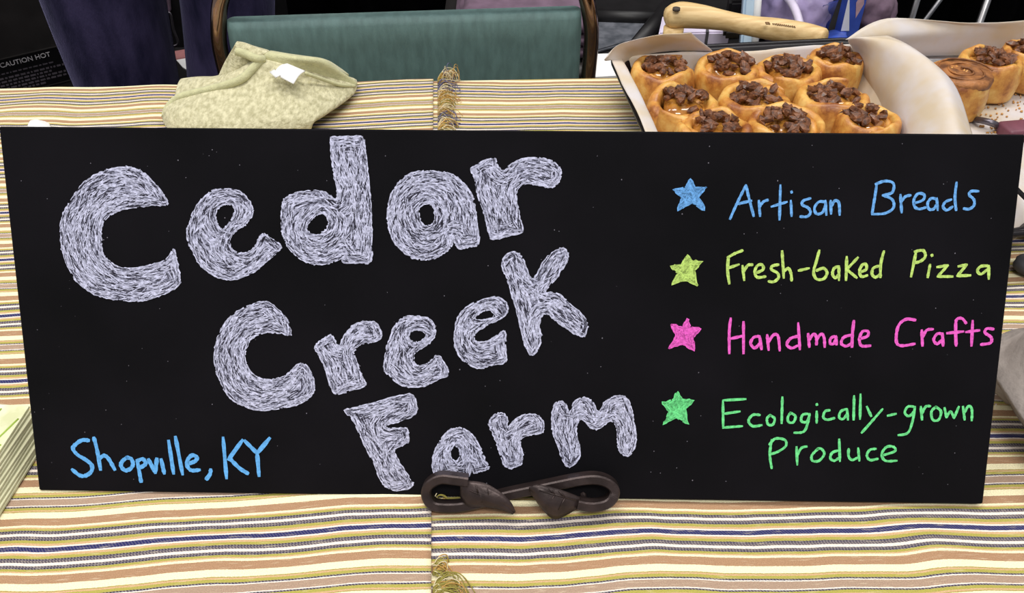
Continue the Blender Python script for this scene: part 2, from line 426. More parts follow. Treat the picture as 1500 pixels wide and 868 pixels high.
M_thread = [mat('thread_gold', rgb(190, 150, 78), .9), mat('thread_olive', rgb(150, 140, 66), .9), mat('thread_cream', rgb(222, 208, 170), .9), mat('thread_blue', rgb(98, 96, 130), .9)]
def fringe():
    bm = nb(); rnd = random.Random(3)
    def thread(x, y, dx, dy, lift, mi):
        z0 = T + .004
        f0 = len(bm.faces)
        cu = rnd.uniform(-.5, .5)*dx
        pts = [Vector((x, y, z0)), Vector((x+dx*.35, y+dy*.3+cu, z0+lift)), Vector((x+dx*.75, y+dy*.75+cu, z0+lift*.7)), Vector((x+dx*rnd.uniform(.6, 1.1), y+dy, T+.0028))]
        bm.faces.ensure_lookup_table(); n0 = len(bm.faces)
        tube(bm, catmull(pts, 4), .00034, 4)
        bm.faces.ensure_lookup_table()
        for f in bm.faces[n0:]: f.material_index = mi
    # dense fringe along the back third of the hem
    y = .62
    while y < .962:
        for k in range(3):
            ph = (y*1000/74) % 1
            mi = 3 if (ph > .35 and ph < .55 and rnd.random() < .8) else rnd.choice([0, 0, 1, 2, 2])
            yy = min(y, TB-.004)
            thread(SEAM(yy)-.001+.006, yy+rnd.uniform(-.003, .003), rnd.uniform(.012, .026), rnd.uniform(-.012, .012), rnd.uniform(.003, .008), mi)
        y += .0022
    for k in range(26):   # tuft standing at the table's back edge
        yy = TB-.012+rnd.uniform(-.004, .01)
        thread(SEAM(TB)+.008+rnd.uniform(0, .014), yy, rnd.uniform(.002, .016), rnd.uniform(-.004, .016), rnd.uniform(.008, .016), rnd.choice([0, 2, 2, 3]))
    for cy, n in ((.350, 30), (.3015, 34), (.286, 60), (.279, 50), (.255, 30)):   # separate tufts in front of the board
        for k in range(n):
            thread(SEAM(cy)+.001, cy+rnd.uniform(-.004, .004), rnd.uniform(.004, .020)*(1.15 if cy < .3 else .6), rnd.uniform(-.006, .004), rnd.uniform(.001, .003), rnd.choice([0, 1, 1, 2]))
    tag(obj('fringe', bm, M_thread, left_cloth), 'frayed warp threads in olive, gold and cream', kind='stuff')
fringe()

# ---------------------------------------------------------------- chalkboard
BO = Vector((-.00457, .35268, T+.006)); BY, BL, BR = -.02504, .52053, .00595
ex = Vector((math.cos(BY), math.sin(BY), 0)); nback = Vector((-math.sin(BY), math.cos(BY), 0))
bup = math.cos(BL)*Vector((0, 0, 1)) + math.sin(BL)*nback
e1 = math.cos(BR)*ex + math.sin(BR)*bup; e2 = -math.sin(BR)*ex + math.cos(BR)*bup
e3 = e1.cross(e2)            # out of the board's face
CAMP = Vector((0, 0, T+CH))
def on_board(px, py, off=0):
    o = BO + e3*off; r = ray(px, py)
    t = (o-CAMP).dot(e3)/r.dot(e3); q = CAMP + r*t - BO
    return Vector((q.dot(e1), q.dot(e2), off))
board = empty('chalkboard_sign', BO)
board.rotation_euler = Matrix((e1, e2, e3)).transposed().to_euler()
tag(board, 'long black chalkboard sign with hand-chalked lettering propped on an iron easel', 'chalkboard')
cs = [on_board(57, 718), on_board(1440, 738), on_board(1502, 197), on_board(-2, 185)]
bm = nb(); TH = .006
fr = [bm.verts.new(c) for c in cs]; bk = [bm.verts.new(c - Vector((0, 0, TH))) for c in cs]
bm.faces.new(fr); bm.faces.new(bk[::-1])
for i in range(4): bm.faces.new((fr[i], bk[i], bk[(i+1) % 4], fr[(i+1) % 4]))
bmesh.ops.bevel(bm, geom=list(bm.edges), offset=.0008, segments=1, affect='EDGES')
obj('panel', bm, M_board, board, False)

def inside(p, loops):
    c = False
    for lp in loops:
        n = len(lp)
        for i in range(n):
            a, b = lp[i], lp[i-1]
            if (a.y > p.y) != (b.y > p.y) and p.x < (b.x-a.x)*(p.y-a.y)/(b.y-a.y)+a.x: c = not c
    return c
def ribbon(bm, pts, w, z, mi, rnd, taper=True):
    n = len(pts); prev = None; wj = w
    for i in range(n):
        d = (pts[min(i+1, n-1)] - pts[max(i-1, 0)]); d.z = 0
        if d.length < 1e-9: continue
        d.normalize(); nrm = Vector((-d.y, d.x, 0))
        wj = w*(1+rnd.uniform(-.16, .16)); 
        if i in (0, n-1) and taper: wj *= .65
        q = pts[i] + (d*(-w*.6 if i == 0 else (w*.6 if i == n-1 else 0)))
        cur = (bm.verts.new((q.x+nrm.x*wj, q.y+nrm.y*wj, z)), bm.verts.new((q.x-nrm.x*wj, q.y-nrm.y*wj, z)))
        if prev:
            f = bm.faces.new((prev[0], prev[1], cur[1], cur[0])); f.material_index = mi
        prev = cur
def fill_letter(name, loops_px, o, s, mats, base_z, dens, smooth=True, edge=.00055, lab=None):
    rnd = random.Random(str(loops_px[0][0])+name)
    loops = []; clean = []
    for lp in loops_px:
        pts = [on_board(o[0]+x/s, o[1]+y/s) for x, y in lp]
        if smooth: pts = catmull(pts, 7, True)
        else: pts = [pts[i-1].lerp(pts[i], t/5) for i in range(len(pts)) for t in range(5)]
        clean.append(pts)
        loops.append([p + Vector((rnd.gauss(0, .00022), rnd.gauss(0, .00022), 0)) for p in pts])
    bm = nb(); es = []
    for lp in loops:
        vsx = [bm.verts.new((p.x+rnd.uniform(-.0003, .0003), p.y+rnd.uniform(-.0003, .0003), base_z)) for p in lp]
        for i in range(len(vsx)): es.append(bm.edges.new((vsx[i-1], vsx[i])))
    bmesh.ops.triangle_fill(bm, edges=es, use_beauty=True, normal=(0, 0, 1))
    for f in bm.faces: f.material_index = 0
    for lp in loops:
        i = 0
        while i < len(lp)-3:
            k_ = rnd.randint(4, 14); seg = [p.copy() for p in lp[i:i+k_]]
            if len(seg) > 2: ribbon(bm, seg, edge*rnd.uniform(.6, 1.1), base_z+.00006, 1, rnd, False)
            i += k_ - (1 if rnd.random() < .6 else -1)
    xs = [p.x for p in loops[0]]; ys = [p.y for p in loops[0]]
    area = (max(xs)-min(xs))*(max(ys)-min(ys))*1e6
    segs = []
    for lp in clean:
        for i in range(len(lp)):
            a, b = lp[i-1], lp[i]; d = b-a
            if d.length > 1e-6: segs.append(((a+b)/2, d.normalized()))
    for k in range(int(area*dens)):
        p = Vector((rnd.uniform(min(xs), max(xs)), rnd.uniform(min(ys), max(ys)), 0))
        if not inside(p, loops): continue
        near = min(segs, key=lambda sg: (sg[0]-p).length_squared)
        d = near[1].copy(); ang = rnd.gauss(0, .22); c, sn_ = math.cos(ang), math.sin(ang)
        d = Vector((d.x*c-d.y*sn_, d.x*sn_+d.y*c, 0))
        ln = rnd.uniform(.0012, .0042); a, b = p-d*ln, p+d*ln
        if not (inside(a, loops) and inside(b, loops)): continue
        dark = rnd.random() < .42
        ribbon(bm, [a, p + Vector((-d.y, d.x, 0))*rnd.uniform(-.0004, .0004), b], rnd.uniform(.00012, .00030) if dark else rnd.uniform(.0002, .00042),
               base_z + (.00009 if dark else .0001) + rnd.uniform(0, .00005), 2 if dark else 1, rnd)
    return obj(name, bm, mats, board, False)
ZA = (60, 180, 2.994); ZB = (500, 180, 3.215); ZC = (280, 340, 2.411); ZD = (480, 540, 3.125)
BIG = [
 (ZA, [[(553,357),(535,310),(500,265),(455,222),(410,200),(360,192),(290,205),(235,230),(180,270),(140,330),(105,385),(88,440),(88,510),(95,560),(120,630),(155,690),(215,738),(270,762),(340,775),(420,780),(480,770),(550,745),(605,710),(610,680),(600,620),(590,575),(583,555),(565,580),(540,605),(480,622),(420,635),(350,632),(300,605),(272,570),(265,520),(265,470),(275,430),(310,400),(360,378),(420,368),(490,360)]]),
 (ZA, [[(980,485),(1010,505),(1053,540),(1020,580),(975,620),(920,660),(850,685),(790,680),(730,650),(690,610),(670,570),(650,530),(642,480),(655,430),(670,390),(700,340),(740,305),(790,290),(850,292),(890,310),(920,350),(930,385),(918,420),(890,450),(850,475),(830,505),(830,535),(845,560),(880,572),(920,560),(945,530),(960,500)],
       [(820,355),(845,362),(852,385),(840,420),(815,450),(795,468),(775,445),(765,410),(770,385),(790,362)]]),
 (ZA, [[(1275,65),(1340,60),(1410,62),(1420,120),(1432,200),(1442,300),(1450,420),(1450,520),(1446,605),(1390,612),(1325,610),(1328,590),(1290,605),(1240,618),(1190,618),(1130,590),(1090,550),(1065,500),(1055,450),(1058,390),(1068,335),(1120,308),(1180,298),(1240,300),(1290,335),(1300,300),(1290,240),(1280,180),(1272,110)],
       [(1240,397),(1262,425),(1258,460),(1225,488),(1195,488),(1168,470),(1170,445),(1190,420),(1215,402)]]),
 (ZB, [[(395,226),(450,230),(510,238),(560,270),(600,315),(625,370),(635,430),(640,490),(648,540),(640,575),(600,582),(555,592),(535,560),(525,550),(520,580),(490,608),(445,635),(390,642),(350,638),(300,612),(255,570),(228,510),(218,450),(225,380),(245,320),(290,265),(340,235)],
       [(405,378),(430,390),(442,430),(435,470),(410,485),(385,478),(366,445),(368,400)]]),
 (ZB, [[(613,215),(660,185),(720,168),(735,200),(765,225),(790,205),(840,175),(900,165),(960,170),(1010,190),(1035,225),(1030,265),(1005,295),(985,303),(940,295),(890,285),(850,290),(825,325),(828,380),(840,440),(852,510),(780,530),(710,545),(690,490),(670,410),(645,350),(635,290),(625,250)]]),
 (ZC, [[(352,362),(345,320),(320,285),(280,250),(250,245),(200,262),(150,290),(115,330),(92,380),(82,430),(90,490),(110,540),(140,585),(180,610),(240,628),(320,620),(380,605),(425,575),(435,540),(422,490),(400,465),(370,470),(340,500),(310,515),(265,520),(225,505),(198,470),(190,430),(200,395),(225,368),(270,352),(315,355)]]),
 (ZC, [[(436,405),(455,385),(490,362),(505,375),(522,400),(545,360),(580,325),(620,315),(655,322),(672,370),(640,385),(605,392),(580,410),(575,430),(590,470),(605,510),(615,540),(560,558),(510,570),(490,530),(470,470),(450,430)]]),
 (ZC, [[(868,435),(885,445),(910,500),(870,520),(830,540),(780,545),(735,535),(700,505),(682,480),(688,430),(700,380),(720,330),(750,300),(790,295),(840,305),(862,340),(855,375),(820,405),(790,425),(785,450),(800,470),(830,465),(850,450)],
       [(800,345),(825,352),(828,368),(810,385),(785,388),(768,372),(775,350)]]),
 (ZC, [[(1108,350),(1108,400),(1110,455),(1060,470),(1010,478),(960,450),(935,410),(930,360),(940,310),(965,270),(1010,245),(1070,228),(1110,245),(1116,280),(1090,305),(1040,330),(1000,360),(1005,385),(1040,385),(1080,365)],
       [(1045,272),(1072,285),(1068,300),(1040,308),(1005,308),(1010,292)]]),
 (ZC, [[(1100,95),(1135,70),(1165,85),(1185,130),(1205,165),(1225,140),(1260,85),(1310,55),(1330,75),(1325,105),(1290,160),(1250,210),(1290,215),(1330,245),(1380,290),(1400,325),(1390,365),(1360,360),(1320,335),(1280,305),(1255,285),(1230,310),(1235,370),(1225,410),(1203,432),(1180,400),(1165,340),(1150,280),(1130,210),(1115,160),(1100,125)]]),
 (ZD, [[(80,190),(150,170),(260,140),(375,115),(405,160),(400,205),(340,235),(275,255),(270,270),(300,272),(355,270),(370,300),(368,330),(330,355),(305,370),(330,430),(370,490),(388,535),(320,555),(285,548),(250,520),(215,440),(170,350),(140,280),(110,225)]]),
 (ZD, [[(590,270),(630,275),(670,310),(700,365),(720,420),(738,455),(700,468),(670,475),(658,455),(650,485),(630,498),(590,500),(540,500),(495,490),(480,440),(490,380),(515,330),(550,285)],
       [(585,350),(605,370),(605,405),(585,422),(565,405),(562,375)]]),
 (ZD, [[(740,245),(765,210),(800,203),(822,225),(825,270),(860,230),(910,207),(960,212),(988,250),(980,290),(930,300),(890,315),(882,345),(892,390),(885,435),(840,452),(810,440),(790,390),(770,330),(750,280)]]),
 (ZD, [[(1035,170),(1065,148),(1090,165),(1105,200),(1130,150),(1175,130),(1215,155),(1240,195),(1270,150),(1310,125),(1355,125),(1385,165),(1398,230),(1410,300),(1405,350),(1385,390),(1360,395),(1335,370),(1328,320),(1325,270),(1305,238),(1280,245),(1240,272),(1205,268),(1180,240),(1160,228),(1140,260),(1140,310),(1152,360),(1148,410),(1110,447),(1080,430),(1062,370),(1035,300),(1025,240)]]),
]
for (ox, oy, s), loops in BIG:
    fill_letter('chalk_letter', loops, (ox, oy), s, [M_chalk_mid, M_chalk_hi, M_chalk_gap], .00025, .55)
ZF = (960, 240, 2.885); ZG = (960, 440, 2.885); ZH = (950, 550, 2.885); ZE = (80, 610, 4.412)
STARS = [(ZF, M_blue2, [(148,65),(168,103),(217,97),(182,140),(210,196),(150,165),(92,196),(113,140),(74,108),(128,100)]),
         (ZF, M_lime, [(138,382),(152,410),(196,412),(166,448),(175,513),(128,488),(68,508),(95,465),(64,432),(112,420)]),
         (ZG, M_pink, [(136,73),(146,113),(192,118),(155,155),(165,212),(115,182),(58,200),(92,150),(66,103),(115,108)]),
         (ZH, M_green, [(123,65),(140,100),(192,102),(155,140),(165,205),(115,175),(62,205),(85,150),(55,112),(102,103)])]
def dimmer(m):
    k = m.copy(); k.name = m.name + '_rubbed'
    for n in k.node_tree.nodes:
        if n.type == 'MIX':
            for i in (6, 7): n.inputs[i].default_value = tuple(v*.62 for v in n.inputs[i].default_value[:3]) + (1,)
    return k
for (ox, oy, s), m, lp in STARS:
    d = dimmer(m)
    fill_letter('chalk_star', [lp], (ox, oy), s, [d, m, d], .00025, 1.3, False, .0006)
# thin chalk-pencil writing: every character a list of strokes
WORDS = [
 (ZE, M_blue, .00128, [
  [[(222,152),(180,150),(140,175),(120,205),(150,245),(200,275),(240,310),(240,350),(205,378),(165,378),(115,340)]],
  [[(255,135),(275,210),(298,340)], [(290,270),(320,250),(350,270),(390,340)]],
  [[(470,262),(440,285),(430,315),(455,345),(490,335),(508,305),(495,270),(465,262)]],
  [[(535,280),(548,350),(560,418)], [(535,285),(570,272),(590,300),(565,322),(545,325)]],
  [[(608,275),(652,360)], [(652,360),(662,270)]], [[(690,275),(710,365)]],
  [[(738,155),(770,365)]], [[(782,130),(828,370)]],
  [[(870,300),(910,285),(920,260),(890,248),(862,275),(858,315),(885,345),(938,342)]],
  [[(1010,340),(1005,370),(982,402)]],
  [[(1090,135),(1112,395)], [(1215,150),(1125,275)], [(1135,270),(1195,330),(1250,365)]],
  [[(1230,155),(1310,235)], [(1390,138),(1310,235)], [(1310,235),(1322,380)]]]),
 (ZF, M_blue2, .00082, [
  [[(382,90),(345,165),(315,232)], [(382,90),(398,155),(415,220)], [(340,170),(405,155)]],
  [[(437,155),(442,220)], [(440,180),(455,160),(475,152)]],
  [[(528,90),(524,235)], [(490,180),(555,160)]],
  [[(572,155),(575,220)], [(574,116),(576,121)]],
  [[(655,145),(625,155),(620,172),(645,185),(655,205),(640,222),(612,222)]],
  [[(715,160),(690,160),(672,185),(680,210),(705,205),(718,175)], [(718,155),(722,215)]],
  [[(740,155),(742,210)], [(742,180),(758,155),(775,165),(778,215)]],
  [[(935,85),(925,150),(915,210)], [(930,85),(970,72),(1005,82),(1000,120),(960,132)], [(960,132),(1000,150),(1005,185),(970,208),(915,212)]],
  [[(1035,130),(1040,205)], [(1038,160),(1055,138),(1078,132)]],
  [[(1095,165),(1130,152),(1135,130),(1110,125),(1092,150),(1095,180),(1115,190),(1145,182)]],
  [[(1185,148),(1165,145),(1150,165),(1155,190),(1175,190),(1188,170)], [(1188,145),(1192,195)]],
  [[(1250,150),(1225,160),(1215,180),(1230,195),(1255,180)], [(1272,78),(1265,140),(1270,195)]],
  [[(1365,115),(1335,115),(1325,130),(1345,150),(1345,175),(1325,190),(1302,188)]]]),
 (ZF, M_lime, .00088, [
  [[(308,395),(305,450),(312,505)], [(305,395),(335,378),(368,365)], [(305,440),(352,424)]],
  [[(368,430),(375,490)], [(372,455),(390,428),(410,425)]],
  [[(425,460),(455,445),(450,425),(430,430),(420,455),(430,478),(465,475)]],
  [[(520,425),(495,430),(490,445),(515,460),(520,480),(500,497),(478,495)]],
  [[(535,368),(542,480)], [(542,455),(560,440),(572,460),(575,492)]],
  [[(605,450),(648,440)]],
  [[(692,365),(680,410),(668,455),(680,485),(710,485),(725,460),(710,440),(680,450)]],
  [[(775,432),(755,440),(748,465),(760,480),(775,465)], [(775,432),(775,490)]],
  [[(808,392),(805,490)], [(855,395),(808,445)], [(808,445),(850,480)]],
  [[(868,455),(890,445),(890,425),(875,425),(862,450),(870,475),(895,470)]],
  [[(945,430),(920,440),(915,465),(930,478),(950,465)], [(965,368),(952,420),(950,478)]],
  [[(1100,375),(1080,475)], [(1095,370),(1130,365),(1140,390),(1120,410),(1092,418)]],
  [[(1160,425),(1150,478)], [(1167,383),(1169,388)]],
  [[(1190,435),(1235,428)], [(1235,428),(1192,475)], [(1192,475),(1255,475)]],
  [[(1280,432),(1315,425)], [(1315,425),(1275,472)], [(1275,472),(1330,470)]],
  [[(1405,430),(1375,432),(1360,450),(1375,465),(1402,445)], [(1408,430),(1408,485)]]]),
 (ZG, M_pink, .00092, [
  [[(318,75),(312,130),(312,222)], [(372,90),(372,222)], [(318,160),(372,148)]],
  [[(440,150),(415,155),(402,180),(420,200),(440,180)], [(440,150),(448,205)]],
  [[(472,145),(478,208)], [(478,175),(498,145),(518,150),(525,210)]],
  [[(600,150),(570,160),(555,185),(575,200),(600,190)], [(603,95),(610,205)]],
  [[(645,140),(650,195)], [(650,165),(668,140),(680,155),(680,185)], [(680,165),(700,140),(712,155),(715,195)]],
  [[(755,150),(740,160),(738,180),(752,182),(760,165)], [(762,150),(765,185)]],
  [[(825,145),(795,155),(785,180),(805,192),(828,180)], [(838,85),(832,140),(830,195)]],
  [[(865,160),(895,150),(898,130),(875,130),(862,160),(870,190),(908,190)]],
  [[(1098,82),(1060,78),(1030,100),(1018,140),(1020,180),(1045,190),(1095,182)]],
  [[(1125,125),(1128,190)], [(1128,155),(1145,125),(1172,120)]],
  [[(1210,140),(1190,140),(1175,165),(1190,182),(1210,165)], [(1212,138),(1215,190)]],
  [[(1312,95),(1295,75),(1272,80),(1268,120),(1270,190)], [(1232,137),(1300,130)]],
  [[(1340,85),(1335,190)], [(1312,132),(1368,125)]],
  [[(1428,120),(1400,118),(1392,135),(1418,155),(1415,178),(1375,185)]]]),
 (ZH, M_green, .00082, [
  [[(314,105),(315,220)], [(315,103),(410,98)], [(318,160),(385,150)], [(315,218),(395,212)]],
  [[(470,165),(440,165),(422,190),(440,212),(478,208)]],
  [[(515,165),(500,180),(505,205),(525,205),(532,180),(512,165)]],
  [[(565,90),(562,200)]],
  [[(600,155),(588,175),(592,195),(612,195),(620,170),(598,155)]],
  [[(672,160),(650,165),(645,190),(665,195),(678,175)], [(680,160),(672,200),(655,235),(615,240)]],
  [[(710,150),(710,198)], [(710,118),(711,123)]],
  [[(765,145),(745,150),(738,175),(755,185),(785,178)]],
  [[(835,140),(812,150),(805,175),(822,182),(838,160)], [(838,140),(842,185)]],
  [[(868,85),(866,185)]], [[(895,78),(893,182)]],
  [[(922,130),(940,170)], [(988,140),(940,195),(900,240)]],
  [[(1010,168),(1045,160)]],
  [[(1120,130),(1095,130),(1082,155),(1100,170),(1122,150)], [(1125,130),(1115,190),(1095,240),(1055,250)]],
  [[(1150,130),(1155,185)], [(1155,160),(1170,130),(1190,128)]],
  [[(1215,130),(1195,150),(1200,185),(1225,185),(1235,150),(1212,130)]],
  [[(1250,135),(1258,175)], [(1258,175),(1275,150),(1290,178)], [(1290,178),(1310,130)]],
  [[(1328,130),(1335,185)], [(1335,155),(1350,128),(1365,140),(1365,188)]],
  [[(520,270),(512,330),(520,390)], [(510,290),(535,265),(575,270),(580,295),(550,318),(518,330)]],
  [[(625,300),(628,375)], [(628,335),(645,305),(668,298)]],
  [[(715,308),(690,335),(692,358),(720,358),(742,330),(730,308),(712,308)]],
  [[(800,315),(775,325),(768,348),(785,358),(805,345)], [(805,268),(808,360)]],
  [[(845,308),(845,340),(860,355),(882,345)], [(885,305),(890,358)]],
  [[(960,308),(935,312),(922,335),(935,355),(968,350)]],
  [[(990,335),(1040,318),(1035,300),(1005,300),(985,330),(1000,358),(1048,358)]]]),
]
rw = random.Random(11)
for (ox, oy, s), m, w, chars in WORDS:
    for ch in chars:
        bm = nb()
        for k, st in enumerate(ch):
            pts = [on_board(ox+x/s, oy+y/s) for x, y in st]
            if len(pts) > 2: pts = catmull(pts, 6)
            else: pts = [pts[0].lerp(pts[1], t/6) for t in range(7)]
            ribbon(bm, pts, w, .0003+.00003*k, 0, rw)
        obj('chalk_letter', bm, m, board, False)
# small chips and chalk dust specks on the panel
bm = nb(); rd = random.Random(5)
for k in range(150):
    p = on_board(rd.uniform(30, 1460), rd.uniform(210, 715)); r_ = rd.uniform(.00015, .00045)
    q = [bm.verts.new((p.x+r_*math.cos(a), p.y+r_*math.sin(a)*rd.uniform(.5, 1.5), .0002)) for a in (0, 1.5, 3, 4.6)]
    bm.faces.new(q)
tag(obj('chalk_dust', bm, mat('chalk_speck', rgb(120, 116, 126), .95), board, False), kind='stuff')

# ---------------------------------------------------------------- iron easel
easel = empty('display_easel', (BO.x, BO.y, T)); tag(easel, 'dark forged iron easel with scrolled foot and two leaves holding the chalkboard', 'easel')
def eas(pts): return world_to(easel, pts)
def bpt(px, py, off):
    q = on_board(px, py, off); return BO + e1*q.x + e2*q.y + e3*q.z
path = [(686,703),(664,700),(645,699),(629,708),(625,722),(634,737),(655,741),(690,737),(738,724),(790,713),(850,701),(877,700),(895,708),(900,720),(890,734),(868,739),(846,736)]
offs = [.013,.012,.0105,.0095,.009,.0095,.010,.0095,.008,.0078,.008,.009,.0095,.010,.0115,.013,.014]
pp_ = catmull([bpt(x, y, o) for (x, y), o in zip(path, offs)], 6)
for p in pp_: p.z = max(p.z, T+.0078)
bm = nb(); rings = []
for i, p in enumerate(pp_):
    d = (pp_[min(i+1, len(pp_)-1)] - pp_[max(i-1, 0)]).normalized(); sd = d.cross(e3).normalized(); w_ = e3
    hi_, hd_, ch = .0031, .0046, .0009
    rings.append([p + sd*a_ + w_*b_ for a_, b_ in ((hi_, hd_-ch), (hi_-ch, hd_), (-hi_+ch, hd_), (-hi_, hd_-ch), (-hi_, -hd_+ch), (-hi_+ch, -hd_), (hi_-ch, -hd_), (hi_, -hd_+ch))])
loft(bm, [eas(r) for r in rings]); obj('scroll_bar', bm, M_iron, easel, False)
def leaf(name, top, bot, offs):
    """upper and lower outline (base -> tip); the blade bulges between them"""
    n = len(top); bm = nb(); rows = []
    tp = catmull([bpt(x, y, o) for (x, y), o in zip(top, offs)], 4); bt = catmull([bpt(x, y, o) for (x, y), o in zip(bot, offs)], 4)
    for i, (p, q) in enumerate(zip(tp, bt)):
        w_ = (p-q).length
        rows.append([p.lerp(q, k) + e3*(w_*.16*(1-abs(2*k-1)) - (.0006 if abs(k-.5) < .01 else 0)) for k in (0, .2, .4, .5, .6, .8, 1)])
    for r in rows:
        for q in r: q.z = max(q.z, T+.0045)
    vsx = [[bm.verts.new(q) for q in eas(r)] for r in rows]
    for a, b in zip(vsx, vsx[1:]):
        for k in range(6): bm.faces.new((a[k], a[k+1], b[k+1], b[k]))
    o = obj(name, bm, M_iron, easel); solid(o, .0026, 0)
    return o
la = leaf('leaf', [(675,703),(707,706),(730,718),(747,733),(754,748)], [(676,726),(686,739),(709,740),(735,744),(751,751)], [.013,.0155,.017,.0175,.0165])
lb = leaf('leaf', [(850,728),(827,719),(804,712),(787,709),(776,713)], [(848,739),(833,750),(812,758),(796,744),(777,717)], [.0135,.016,.0175,.018,.0165])
def veins(leafo, segs, off):
    bm = nb()
    for a, b in segs:
        tube(bm, eas([bpt(*a, off), bpt(*b, off)]), .0005, 4)
    obj('vein', bm, M_iron, leafo)
veins(la, [((688,718),(740,738)), ((700,722),(697,711)), ((716,728),(714,715)), ((704,724),(706,735)), ((720,730),(726,739))], .0192)
veins(lb, [((844,732),(790,718)), ((828,728),(818,718)), ((814,725),(804,715)), ((828,729),(818,746)), ((812,725),(804,740))], .0205)
# back frame
bm = nb(); tube(bm, eas([BO + e2*.16 - e3*.011, BO + e2*.004 - e3*.011, BO - e3*.011 - e2*.0005 + Vector((0, 0, .001))]), .0038, 8, square=True); obj('upright', bm, M_iron, easel)
for sx in (-1, 1):
    a = BO + e1*sx*.05 - e3*.011 + e2*.001; b = BO + e1*sx*.05 + e3*.0075 - e2*.0005
    a.z = max(a.z, T+.0055); b.z = max(b.z, T+.0055)
    bm = nb(); tube(bm, eas([a + Vector((0,0,-.001)), b + Vector((0,0,-.001))]), .0022, 6); obj('ledge_arm', bm, M_iron, easel)
bm = nb(); tube(bm, eas([BO - e1*.052 - e3*.0105 + e2*.004, BO + e1*.052 - e3*.0105 + e2*.004]), .003, 6); obj('crossbar', bm, M_iron, easel)
foot = BO + nback*.19; foot.z = T+.0055
bm = nb(); tube(bm, eas([BO + e2*.155 - e3*.013, foot]), .0036, 8, square=True); obj('back_leg', bm, M_iron, easel)

# ---------------------------------------------------------------- chair
chair = empty('stacking_chair', (-.127, 1.03, .006), R(4.6))
tag(chair, 'stacking chair with teal padded back and bronze tube frame behind the table', 'chair')
hw = .222
def chair_tube(name, pts, r=.0095, n=6): 
    bm = nb(); tube(bm, catmull(pts, n), r, 10); return obj(name, bm, M_chrome, chair)
chair_tube('back_frame', [(-hw+.004, .0, .45), (-hw+.002, .0, .60), (-hw-.004, .0, .72), (-hw-.001, .0, .775), (-hw+.018, .0, .825), (-hw+.07, .0, .855), (0, .0, .86), (hw-.07, .0, .855), (hw-.018, .0, .825), (hw+.001, .0, .775), (hw+.004, .0, .72), (hw-.002, .0, .60), (hw-.004, .0, .45)])
rings = []
def pad_ring(z, sx, sy, cy): return rrect(sx, sy, min(sx, sy)*.48, z, 5, 0, cy)
bm = nb(); PZ0, PZ1 = .50, .787
prof = [(.0, .6), (.03, .86), (.1, 1), (.5, 1.05), (.9, 1), (.97, .86), (1, .6)]
loft(bm, [pad_ring(PZ0+(PZ1-PZ0)*t, 2*hw-.018-(1-k)*.012 if k < 1 else 2*hw-.018, .032*k, .0) for t, k in prof])
obj('back_pad', bm, M_teal, chair)
bm = nb(); loft(bm, [rrect(.42-a, .42-a, .05, z, 5, 0, -.20) for z, a in ((.425, .02), (.43, 0), (.46, 0), (.472, .02), (.476, .06))]); obj('seat', bm, M_teal, chair)
for sx in (-1, 1):
    chair_tube('leg', [(sx*hw*.98, -.38, .0), (sx*hw*.95, -.37, .40), (sx*hw*.95, -.34, .418), (sx*hw*.95, -.1, .418)], .0095)
    chair_tube('leg', [(sx*hw*.98, .035, .0), (sx*hw*.98, .02, .40), (sx*hw*.98, .0, .46)], .0095)
bm = nb(); tube(bm, [(-hw*.97, .035, .25), (hw*.97, .035, .25)], .007); obj('stretcher', bm, M_chrome, chair)

# ---------------------------------------------------------------- folded towel
tl = at(385, 150); towel = empty('folded_towel', (tl.x, tl.y, T+.002)); tag(towel, 'folded sage green terry towel with a white tag, lying on the striped cloth', 'towel')
def sheet(name, rows, m, root, th, jit=.0012, sub=1, seed=0, fr=60):
    pts = [world_to(root, [at(x, y, h/100) for x, y, h in r]) for r in rows]
    o = obj(name, patch(pts, 5, 5, jit, fr, seed), m, root)
    return solid(o, th, 0, sub)
body = sheet('towel_body', [
  [(243,176,.5),(262,200,.5),(330,212,.5),(400,208,.5),(455,192,.5)],
  [(241,166,1.2),(266,176,1.9),(330,182,2.3),(400,178,2.3),(462,178,1.6)],
  [(250,152,1.8),(285,152,2.7),(340,146,3.2),(410,140,3.4),(495,156,1.7)],
  [(268,141,2.4),(310,130,3.2),(355,116,4.2),(420,112,4.3),(519,138,1.3)],
  [(290,135,2.6),(335,120,3.5),(374,93,5.2),(430,100,4.8),(524,122,1.6)],
  [(300,128,1.2),(345,116,2.6),(380,92,4.2),(440,97,3.2),(522,119,.5)]], M_towel, towel, .007, .0014)
sheet('back_fold', [
  [(256,150,.9),(285,146,1.8),(330,128,2.8),(378,98,4.4)],
  [(262,122,1.6),(290,119,2.4),(320,117,2.9),(372,92,4.9)],
  [(268,119,.6),(294,116,.8),(324,113,1.2),(372,88,3.6)]], M_towel, towel, .006, .001, 1, 4)
sheet('collar_fold', [
  [(318,119,2.4),(335,115,3.0),(372,96,4.6),(386,88,5.1)],
  [(331,90,4.4),(345,92,4.8),(372,86,5.6),(388,80,5.8)],
  [(344,66,6.6),(357,68,6.5),(372,73,6.2),(392,78,6.0)],
  [(347,63,6.3),(359,65,6.2),(374,70,5.9),(395,76,5.7)]], M_towel, towel, .004, .0006, 1, 8)
sheet('shoulder_fold', [
  [(384,90,5.0),(420,103,4.6),(470,118,3.0),(520,128,1.6)],
  [(386,82,5.8),(425,90,5.6),(468,101,4.4),(523,121,2.0)],
  [(392,77,6.0),(436,85,5.9),(474,90,5.2),(500,108,3.2)],
  [(394,76,5.2),(437,83,5.0),(478,90,4.0),(512,112,1.8)]], M_band, towel, .004, .0006, 1, 12)
